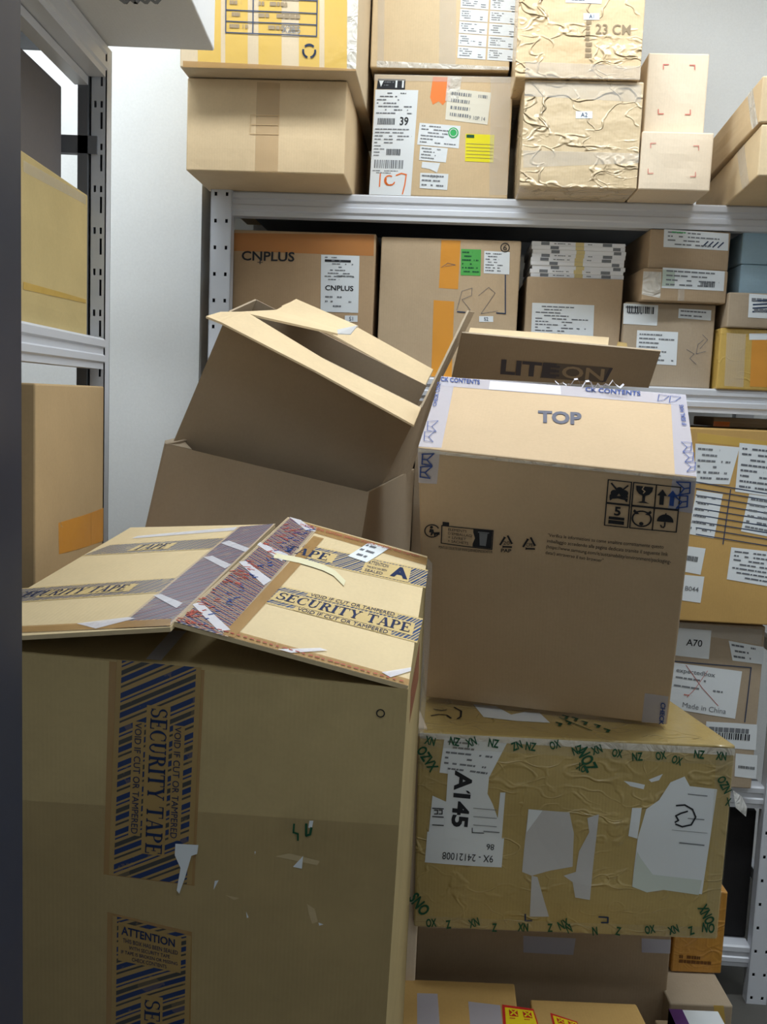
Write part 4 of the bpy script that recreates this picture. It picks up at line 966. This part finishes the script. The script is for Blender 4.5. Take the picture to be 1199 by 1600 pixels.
for x0_, st, pap in ((780, '20', True), (816, 'CPB', False)):
    d = Decal(tf, [(x0_, 832 + (3 if not pap else 0)), (x0_ + 25, 833 + (3 if not pap else 0)), (x0_ + 24, 858 + (3 if not pap else 0)), (x0_ - 1, 857 + (3 if not pap else 0))], .8)
    tri = [(.5, .05), (.95, .85), (.05, .85)]
    for i in range(3):
        a, b = tri[i], tri[(i + 1) % 3]
        d.line([(a[0] * .85 + b[0] * .15, a[1] * .85 + b[1] * .15), (a[0] * .3 + b[0] * .7, a[1] * .3 + b[1] * .7)], .1, K)
        e_ = (a[0] * .3 + b[0] * .7, a[1] * .3 + b[1] * .7); d.disc(e_[0], e_[1], .1, K, n=3)
    d.text(st, .3, .5, .7, .72, K)
    if pap: d.text('PAP', .18, .98, .82, 1.2, K, bold=.02)
    d.done('printed_symbols', tb, 'recycling triangle')
d = Decal(tf, [(857, 832), (1052, 851), (1047, 895), (852, 868)], .8)
for k_, (st, e_) in enumerate((('"Verifica le informazioni su come smaltire correttamente questo', .93), ('imballaggio accedendo alla pagina dedicata tramite il seguente link', .97), ('(https://www.samsung.com/it/sustainability/environment/packaging-', 1.0), ('data/) attraverso il tuo browser"', .47))):
    d.text(st, 0, .02 + .25 * k_, e_, .2 + .25 * k_, K)
d.done('printed_text', tb, 'four lines of small print')

# ---- LITEON open carton behind the TOP box
def slab(M, q, t, mat):
    """board of thickness t, q = TL,TR,BR,BL of its outer side"""
    f = Face(*q); n = 8; w_, h_ = f.w, f.h
    for i in range(n):
        for j in range(n):
            u0, u1, v0, v1 = i / n, (i + 1) / n, j / n, (j + 1) / n
            for o_, ring in ((0, ((u0, v0), (u0, v1), (u1, v1), (u1, v0))), (-t, ((u0, v0), (u1, v0), (u1, v1), (u0, v1)))):
                M.poly([f.pt(a, b, o_) for a, b in ring], mat, [(a * w_, -b * h_) for a, b in ring])
    for i in range(n):
        a, b = i / n, (i + 1) / n
        for e in (((a, 0), (b, 0)), ((1, a), (1, b)), ((b, 1), (a, 1)), ((0, b), (0, a))):
            M.poly([f.pt(*e[0]), f.pt(*e[1]), f.pt(*e[1], -t), f.pt(*e[0], -t)], mat)
TH = .004
L_ = [P(708, 590, 2.06), P(1012, 604, 2.06)]; zl = 1.27
L_[0].x = .062
F = [V((L_[0].x, 2.07, L_[0].z)), V((L_[1].x, 2.07, L_[1].z - .0)), V((L_[1].x, 2.07, zl - .45)), V((L_[0].x, 2.07, zl - .45))]
F[0].z = F[1].z = 1.50; F[2].z = F[3].z = 0.0
for p in F: p.y = 2.15
B = [p + V((0, .18, 0)) for p in F]
M = Mesh()
slab(M, [F[0], F[1], F[2], F[3]], TH, C_DK); slab(M, [F[1], B[1], B[2], F[2]], TH, C_DK); slab(M, [B[0], F[0], F[3], B[3]], TH, C_DK); slab(M, [B[1], B[0], B[3], B[2]], TH, C_DK); slab(M, [F[3], F[2], B[2], B[3]], TH, C_DK)
lo = M.build('open_carton'); tag(lo, 'open brown carton with a raised flap printed LITEON, behind the TOP carton', 'cardboard box')
fl = [P(722, 520, 1.99), P(1033, 549, 1.99), P(1014, 606, 2.09), P(706, 590, 2.09)]
M = Mesh(); slab(M, fl, TH, C_DK); flo = M.build('flap', lo)
d = Decal(Face(*fl), [(784, 561), (958, 575), (955, 597), (782, 584)], .6); LI = flat('liteon_ink', (84, 82, 92), .6)
d.text('LITE', 0, 0, .50, 1, LI, bold=.035); d.shape([(.38, -.02), (1.0, -.02), (.93, 1.05), (.36, 1.05)], flat('liteon_block', (112, 104, 98), .6), .5); d.text('E', .40, .12, .53, .88, LI, bold=.03); d.text('ON', .55, .08, .93, .92, C_DK, bold=.02, lv=1.5); d.text('/', .92, 0, 1.0, 1, LI, bold=.03)
d.done('printed_logo', flo, 'printed word LITEON')
M = Mesh(); bq = [P(735, 512, 2.30), P(952, 527, 2.30), P(950, 545, 2.12), P(728, 532, 2.12)]; slab(M, [bq[0], bq[1], bq[2], bq[3]], TH, C_TAN2); M.build('flap', lo)
M = Mesh(); bq = [P(966, 534, 2.30), P(980, 536, 2.30), P(982, 556, 2.13), P(960, 552, 2.13)]; slab(M, bq, TH, C_YEL); M.build('flap', lo, )

# ---- open carton A (upper) and B (lower), jumbled on the left
A0 = P(357, 486, 1.86); A1 = P(658, 637, 1.86); A2 = P(665, 601, 2.09)
Wv = A1 - A0; Dv = A2 - A1; Dv = Dv - Wv * (Dv.dot(Wv) / Wv.dot(Wv)) * .6
Hv = Wv.cross(Dv).normalized() * -1
if Hv.z > 0: Hv = -Hv
H_ = .34
A3 = A0 + Dv
top = [A0, A1, A1 + Dv, A3]; bot = [p + Hv * H_ for p in top]
M = Mesh()
slab(M, [top[0], top[1], bot[1], bot[0]], TH, C_DK); slab(M, [top[1], P(686, 600, 2.10), P(640, 748, 2.07), bot[1]], TH, C_DK); slab(M, [top[3], top[0], bot[0], bot[3]], TH, C_DK)
slab(M, [top[2], top[3], bot[3], bot[2]], TH, C_DK); slab(M, [bot[0], bot[1], bot[2], bot[3]], TH, C_DK)
ao = M.build('open_carton'); tag(ao, 'empty open carton with spread flaps, tipped on top of another open carton at left', 'cardboard box')
def flap(pts, parent, mat=C_TAN2, t=TH):
    """strip of quads: pts = list of (edge point, opposite point)"""
    M = Mesh()
    for (a, b), (c, e) in zip(pts, pts[1:]):
        M.hexa([a, b, e, c] + [p + V((0, 0, -t)) for p in (a, b, e, c)], mat)
    return M.build('flap', parent)
flap([(P(345, 487, 1.86), P(322, 494, 1.78)), (P(385, 487, 1.86), P(345, 503, 1.78)), (A0.lerp(A1, .5), P(495, 580, 1.77)), (A1, P(647, 664, 1.78))], ao)
flap([(P(440, 478, 2.13), P(463, 468, 2.2)), (P(560, 545, 2.13), P(560, 512, 2.2)), (P(664, 603, 2.13), P(677, 577, 2.2))], ao)
M = Mesh()
for q in ([P(385, 489, 1.87), P(430, 483, 2.05), P(463, 467, 2.1), P(558, 508, 2.0)], ):
    pass
qa = [P(375, 487, 1.865), P(432, 484, 2.02), P(530, 514, 1.95), P(528, 521, 1.88)]
M.hexa(qa + [p + V((0, 0, -TH)) for p in qa], C_TAN2)
qa = [P(432, 484, 2.02), P(463, 467, 2.12), P(560, 509, 2.0), P(530, 517, 1.95)]
M.hexa(qa + [p + V((0, 0, -TH)) for p in qa], C_TAN2)
qa = [P(528, 521, 1.88), P(527, 515, 1.93), P(559, 508, 1.99), P(548, 522, 1.93)]
M.hexa(qa + [p + V((0, 0, -TH * .4)) for p in qa], GREYPAPER)
M.build('flap', ao)
# right flap standing straight up
qa = [P(733, 486, 2.0), P(742, 488, 2.08), P(687, 600, 2.10), P(659, 638, 1.87)]
M = Mesh(); slab(M, qa, TH, C_DK); M.build('flap', ao)

B0 = P(257, 693, 1.84); B1 = P(577, 769, 1.80)
b2_ = P(120, 960, 1.80); b3_ = P(545, 960, 1.79)
def ext(a, b, z): t = (z - a.z) / (b.z - a.z); return a + (b - a) * t
BL0 = ext(B0, b2_, .935); BL0.x = -.512; BL1 = ext(B1, b3_, .935)
R1 = P(648, 733, 2.12); R0 = B0 + (R1 - B1); R2 = V((min(R1.x + .0, .06), 2.12, .935)); R3 = V((BL0.x, 2.12, .935))
M = Mesh()
slab(M, [B0, B1, BL1, BL0], TH, C_DK); slab(M, [B1, R1, R2, BL1], TH, C_DK); slab(M, [R0, B0, BL0, R3], TH, C_DK); slab(M, [R1, R0, R3, R2], TH, C_DK); slab(M, [BL0, BL1, R2, R3], TH, C_DK)
bo = M.build('open_carton'); tag(bo, 'lower open carton with slumped sides, holding the tipped carton at left', 'cardboard box')
M = Mesh(); slab(M, [P(258, 688, 1.95), P(282, 683, 1.95), P(300, 702, 1.86), P(257, 692, 1.845)], TH, C_DK); M.build('flap', bo)

# ---- big front carton with security tape
YF = 1.12
f0 = P(-95, 1008, 1.17); f1_ = P(638, 1077, YF); fb1 = P(603, 1600, YF + .01); fb0 = P(-105, 1600, 1.17)
def down(a, b, z): return ext(a, b, z)
F0b, F1b = ext(f0, fb0, 0), ext(f1_, fb1, 0)
g0 = P(204, 826, 1.60); g1_ = P(668, 871, 1.585); gb1 = P(630, 1600, 1.50); G1b = ext(g1_, gb1, 0); G0b = V((g0.x - .05, 1.55, 0))
F0b.y = 1.18; F0b.x = -.53; F1b.y = YF + .02
G1b.x = max(G1b.x, F1b.x + .02)
M = Mesh(); FRONT = Face(f0, f1_, F1b, F0b); 
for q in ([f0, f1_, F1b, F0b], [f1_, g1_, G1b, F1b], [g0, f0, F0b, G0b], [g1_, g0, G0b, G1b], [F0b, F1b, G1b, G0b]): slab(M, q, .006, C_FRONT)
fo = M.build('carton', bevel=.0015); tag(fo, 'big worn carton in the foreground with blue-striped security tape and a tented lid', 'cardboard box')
# flaps
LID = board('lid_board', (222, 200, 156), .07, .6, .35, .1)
rf = P(272, 972, 1.14); rb = P(450, 808, 1.60)
lf = P(266, 980, 1.13); lb = P(430, 819, 1.60)
h0 = f0 + V((0, 0, .006)); h1_ = f1_ + V((0, 0, .004)); k1_ = g1_ + V((0, 0, .002)); k0_ = g0 + V((0, 0, .002))
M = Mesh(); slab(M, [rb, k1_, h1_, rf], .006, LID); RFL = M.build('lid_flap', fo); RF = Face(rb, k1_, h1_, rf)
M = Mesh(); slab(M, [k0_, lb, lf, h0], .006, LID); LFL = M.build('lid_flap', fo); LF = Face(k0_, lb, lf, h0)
i0 = P(-90, 985, 1.36); i1 = P(560, 1020, 1.30); i1 = f1_ + V((-.05, .19, .012)); i0 = f0 + V((.05, .19, .012))
M = Mesh(); slab(M, [i0, i1, f1_ + V((-.008, .004, -.002)), f0 + V((.008, .004, -.002))], .005, C_FRONT); ifl = M.build('inner_flap', fo)
IF = Face(i0, i1, f1_ + V((-.008, .004, -.002)), f0 + V((.008, .004, -.002)))
tape(IF, [(268, 985), (292, 986), (252, 1032), (228, 1030)], ifl, WHITEFILM, lab='pale tape strip')
TB = (164, 136, 84)
BL_ = (26, 50, 98); BK = (62, 62, 60); BL2 = (44, 74, 120)
SEC = stripes('security_tape', TB, [(0, BL_), (.16, TB), (.22, BL_), (.27, TB), (.36, BK), (.5, TB), (.56, BL_), (.72, TB), (.80, BK), (.86, TB)], .055, 1.9)
SECV = stripes('security_tape_upright', TB, [(0, BL_), (.16, TB), (.22, BL_), (.27, TB), (.36, BK), (.5, TB), (.56, BL_), (.72, TB), (.80, BK), (.86, TB)], .045, 1.25)
PT = (212, 188, 134)
SEC2 = stripes('security_tape_lid', PT, [(0, BL2), (.16, PT), (.22, BL2), (.32, PT), (.38, (96, 104, 120)), (.5, PT), (.56, BL2), (.70, PT), (.76, (90, 96, 116)), (.9, PT)], .026, 1.3)
SEC3 = stripes('security_tape_ridge', (196, 176, 150), [(0, BL2), (.15, (196, 180, 160)), (.22, (60, 78, 120)), (.36, (160, 90, 76)), (.42, (196, 180, 160)), (.5, BL2), (.64, (186, 170, 160)), (.7, (150, 84, 76)), (.78, (50, 66, 110)), (.92, (196, 180, 160))], .03, 2.2)
def sec(face, quad, parent, lvl=.7, mat=SEC, uvdir='x', lab='blue-striped security tape', texts=()):
    d = Decal(face, quad, lvl); d.area(0, 0, 1, 1, mat, n=8, len_uv=uvdir)
    for (plate, st, a0, b0, a1, b1, rot, bold) in texts:
        if plate: d.area(*plate, flat('tape_plate', TB, .35) if mat in (SEC, SECV) else flat('lid_tape_plate', PT, .35), .6, n=1)
        if st in ('SECURITY TAPE', 'TAPE'): d.serif(st, a0, b0, a1, b1, flat('security_ink', (24, 44, 84), .4), rot, 1.4)
        elif st: d.text(st, a0, b0, a1, b1, flat('security_ink', (24, 44, 84), .4), rot=rot, bold=bold, lv=1.4)
    return d.done('security_tape', parent, lab)
tape(FRONT, [(171, 1030), (320, 1044), (304, 1384), (162, 1366)], fo, BROWNTAPE, lvl=.4, lab='brown tape')
sec(FRONT, [(183, 1031), (315, 1043), (300, 1382), (170, 1366)], fo, .9, SECV, 'y', texts=[
    ((.38, .19, .66, .88), 'SECURITY TAPE', .43, .20, .63, .875, 90, .012), ((.70, .27, .84, .80), 'VOID IF CUT OR TAMPERED', .72, .275, .80, .79, 90, 0), ((.22, .27, .36, .80), 'VOID IF CUT OR TAMPERED', .25, .275, .33, .79, 90, 0)])
tape(FRONT, [(168, 1425), (300, 1456), (296, 1760), (164, 1760)], fo, BROWNTAPE, lvl=.4, lab='brown tape')
sec(FRONT, [(176, 1430), (299, 1462), (292, 1760), (172, 1760)], fo, .9, SECV, 'y', texts=[
    ((.08, .02, .88, .20), 'ATTENTION', .12, .035, .80, .075, 0, .02), (None, 'THIS BOX HAS BEEN SEALED', .14, .09, .84, .11, 0, 0), (None, 'WITH SECURITY TAPE', .22, .12, .74, .137, 0, 0), (None, 'IF TAPE IS BROKEN OR MISSING', .12, .147, .84, .163, 0, 0), (None, 'CHECK CONTENTS', .26, .172, .7, .19, 0, 0),
    ((.38, .34, .66, 1.0), 'SECURITY TAPE', .43, .36, .63, 1.1, 90, .012)])
tape(FRONT, [(-40, 1245), (628, 1290), (600, 1900), (-40, 1900)], fo, film('wide_clear_tape', (120, 88, 46), .15, .3, .0006), lvl=.3, lab='wide clear brownish tape')
torn(FRONT, [(275, 1317), (311, 1319), (309, 1333), (300, 1336), (290, 1370), (281, 1395), (277, 1390), (283, 1355), (274, 1335)], fo, PAPER, name='torn_label', lvl=3.2, lab='torn white sticker remnant')
d = Decal(FRONT, lvl=1); g = lambda *p: [FRONT.inv(*q) for q in p]
d.line(g((460, 1287), (459, 1300), (466, 1302), (466, 1312)), .002, DGREEN); d.line(g((479, 1287), (479, 1305), (485, 1303), (487, 1293)), .0025, DGREEN)
d.arc(*FRONT.inv(595, 1114), .004, 0, 360, .0012, INK); d.done('printed_mark', fo)
for pts in ([(474, 1337), (472, 1357), (458, 1354)], [(484, 1282), (490, 1282), (488, 1293), (482, 1293)], [(498, 1441), (506, 1444), (499, 1446)], [(336, 1376), (342, 1375), (334, 1390)], [(385, 1424), (389, 1433), (386, 1434)], [(398, 1330), (400, 1330), (399, 1335)]):
    torn(FRONT, pts, fo, PAPER, name='paper_scrap', lvl=1)
d = Decal(FRONT, lvl=.7); LT = board('worn_patch', (196, 176, 134), .1)
for pts in ([(430, 1338), (452, 1333), (500, 1345), (496, 1352), (455, 1343)], [(480, 1412), (492, 1420), (497, 1440), (488, 1443), (483, 1428)], [(352, 1398), (374, 1403), (366, 1406)]): d.shape([FRONT.inv(*q) for q in pts], LT)
d.done('scuff_marks', fo)
WT = WHITEFILM
sec(RF, [(420, 911), (661, 967), (652, 1005), (388, 936)], RFL, mat=SEC2, texts=[((.10, .28, .96, .78), 'SECURITY TAPE', .12, .34, .94, .70, 0, .012), ((.26, .03, .84, .22), 'VOID IF CUT OR TAMPERED', .28, .05, .82, .19, 0, 0), ((.26, .80, .84, .99), 'VOID IF CUT OR TAMPERED', .28, .83, .82, .97, 0, 0)])
sec(RF, [(452, 845), (669, 891), (665, 919), (428, 866)], RFL, mat=SEC2, texts=[((.0, .25, .36, .8), 'TAPE', .03, .32, .32, .74, 0, .012), ((.56, .12, .88, .92), '', 0, 0, 0, 0, 0, 0), (None, 'ATTENTION', .58, .2, .72, .4, 0, 0), (None, 'THIS BOX HAS BEEN', .58, .5, .72, .62, 0, 0), (None, 'SEALED', .58, .7, .70, .85, 0, 0), (None, 'A', .75, .2, .87, .8, 0, .05)])
sec(RF, [(450, 809), (497, 826), (356, 996), (272, 972)], RFL, 1.4, SEC3, 'y', 'layered red and blue printed tape along the ridge')
SEC4 = stripes('security_tape_crossed', (206, 190, 160), [(0, (60, 84, 140)), (.2, (206, 190, 160)), (.3, (176, 96, 76)), (.45, (206, 190, 160)), (.55, (50, 66, 116)), (.75, (206, 190, 160)), (.85, (170, 84, 70))], .017, -1.7, .5)
sec(RF, [(450, 810), (495, 826), (354, 994), (274, 971)], RFL, 1.7, SEC4, 'y', 'second layer of printed tape along the ridge')
tape(RF, [(490, 838), (506, 842), (364, 1000), (346, 994)], RFL, BROWNTAPE, lvl=1.8)
tape(RF, [(450, 809), (668, 872), (667, 884), (446, 820)], RFL, BROWNTAPE, lvl=1)
tape(RF, [(280, 962), (640, 1062), (638, 1076), (272, 973)], RFL, BROWNTAPE, lvl=1)
for q in ([(452, 809), (470, 814), (494, 832), (478, 830)], [(368, 878), (384, 878), (424, 908), (412, 916)], [(300, 946), (314, 942), (360, 986), (342, 988)], [(430, 1022), (500, 1014), (512, 1018), (450, 1030)], [(596, 1052), (648, 1046), (648, 1052), (610, 1060)], [(392, 850), (404, 848), (450, 868), (440, 878)]):
    tape(RF, q, RFL, WT, name='tape_patch', lvl=2.4, lab='whitish clear tape strip')
d = Decal(RF, lvl=1.9)
for k in range(34):
    a = k / 34; p0 = (290 + 345 * a, 971 + 97 * a); r_ = random.Random(k).uniform(2, 6); d.line([RF.inv(p0[0], p0[1]), RF.inv(p0[0] + r_, p0[1] + 1)], .005, RED)
ptd = Decal(RF, [(470, 818), (655, 868), (655, 874), (468, 824)], 1.9); ptd.text('inside the carton please check inside the carton', 0, 0, 1, 1, RED); ptd.done('tape_lettering', RFL, 'small red lettering')
for k in range(120):
    r_ = random.Random(k + 50); a, b = r_.random(), r_.random(); x = 450 + (272 - 450) * a + b * 38; y = 812 + 158 * a + b * 16; d.line([RF.inv(x, y), RF.inv(x + r_.uniform(4, 10), y + r_.uniform(-2, 4))], .004, RED if b < .6 else BLUE)
d.done('tape_lettering', RFL, 'red printed fragments')
label(RF, [(576, 849), (608, 858), (573, 880), (543, 870)], RFL, 3, 4, ink=SINK, lvl=2.2, lab='small white sticker', name='sticker')
d = Decal(RF, lvl=2.4); rd = random.Random(5); pts = [(430, 868), (450, 872), (470, 876), (490, 882), (508, 888), (524, 896), (540, 912)]
for i in range(6): d.shape([RF.inv(pts[i][0], pts[i][1] - 3), RF.inv(pts[i + 1][0], pts[i + 1][1] - 3), RF.inv(pts[i + 1][0] - 3, pts[i + 1][1] + 5), RF.inv(pts[i][0] - 3, pts[i][1] + 5)], flat('torn_pale_board', (224, 218, 184)))
d.done('torn_patch', RFL)
sec(LF, [(37, 913), (60, 915), (280, 903), (258, 926), (37, 942)][1:5] if False else [(30, 920), (282, 902), (256, 926), (-30, 946)], LFL, mat=SEC2, texts=[((.25, .28, .78, .76), 'SECURITY TAPE', .10, .32, .74, .70, 0, .012)])
sec(LF, [(175, 851), (352, 840), (333, 858), (128, 869)], LFL, mat=SEC2, texts=[((.3, .25, .62, .8), 'TAPE', .33, .3, .58, .75, 0, .012)])
sec(LF, [(372, 824), (431, 819), (266, 979), (180, 982)], LFL, 1.4, SEC3, 'y', 'layered blue printed tape along the ridge')
tape(LF, [(215, 838), (430, 819), (424, 825), (206, 842)], LFL, WT, name='tape_patch', lvl=1)
tape(LF, [(20, 980), (268, 968), (266, 979), (20, 990)], LFL, BROWNTAPE, lvl=1.9); 
for q in ([(345, 850), (358, 846), (396, 858), (384, 864)], [(240, 932), (252, 930), (286, 944), (276, 952)], [(318, 872), (332, 870), (362, 884), (352, 890)], [(120, 976), (200, 966), (212, 968), (150, 984)]):
    tape(LF, q, LFL, WT, name='tape_patch', lvl=2.4, lab='whitish clear tape strip')
# clear film strip hanging at the right corner
M = Mesh(); RFc = Face(f1_, g1_, G1b, F1b)
fs_ = [P(668, 872, 1.59), P(676, 880, 1.60), P(672, 1000, 1.605), P(662, 1150, 1.6), P(652, 1150, 1.58), P(660, 1000, 1.585)]
M.poly(fs_, CLEAR); M.build('hanging_film', fo)
tape(RFc, [(642, 1078), (656, 1000), (654, 1060), (640, 1130)], fo, film('red_print_tape', (190, 110, 90), .8), lab='red-printed tape remnant', name='packing_tape')
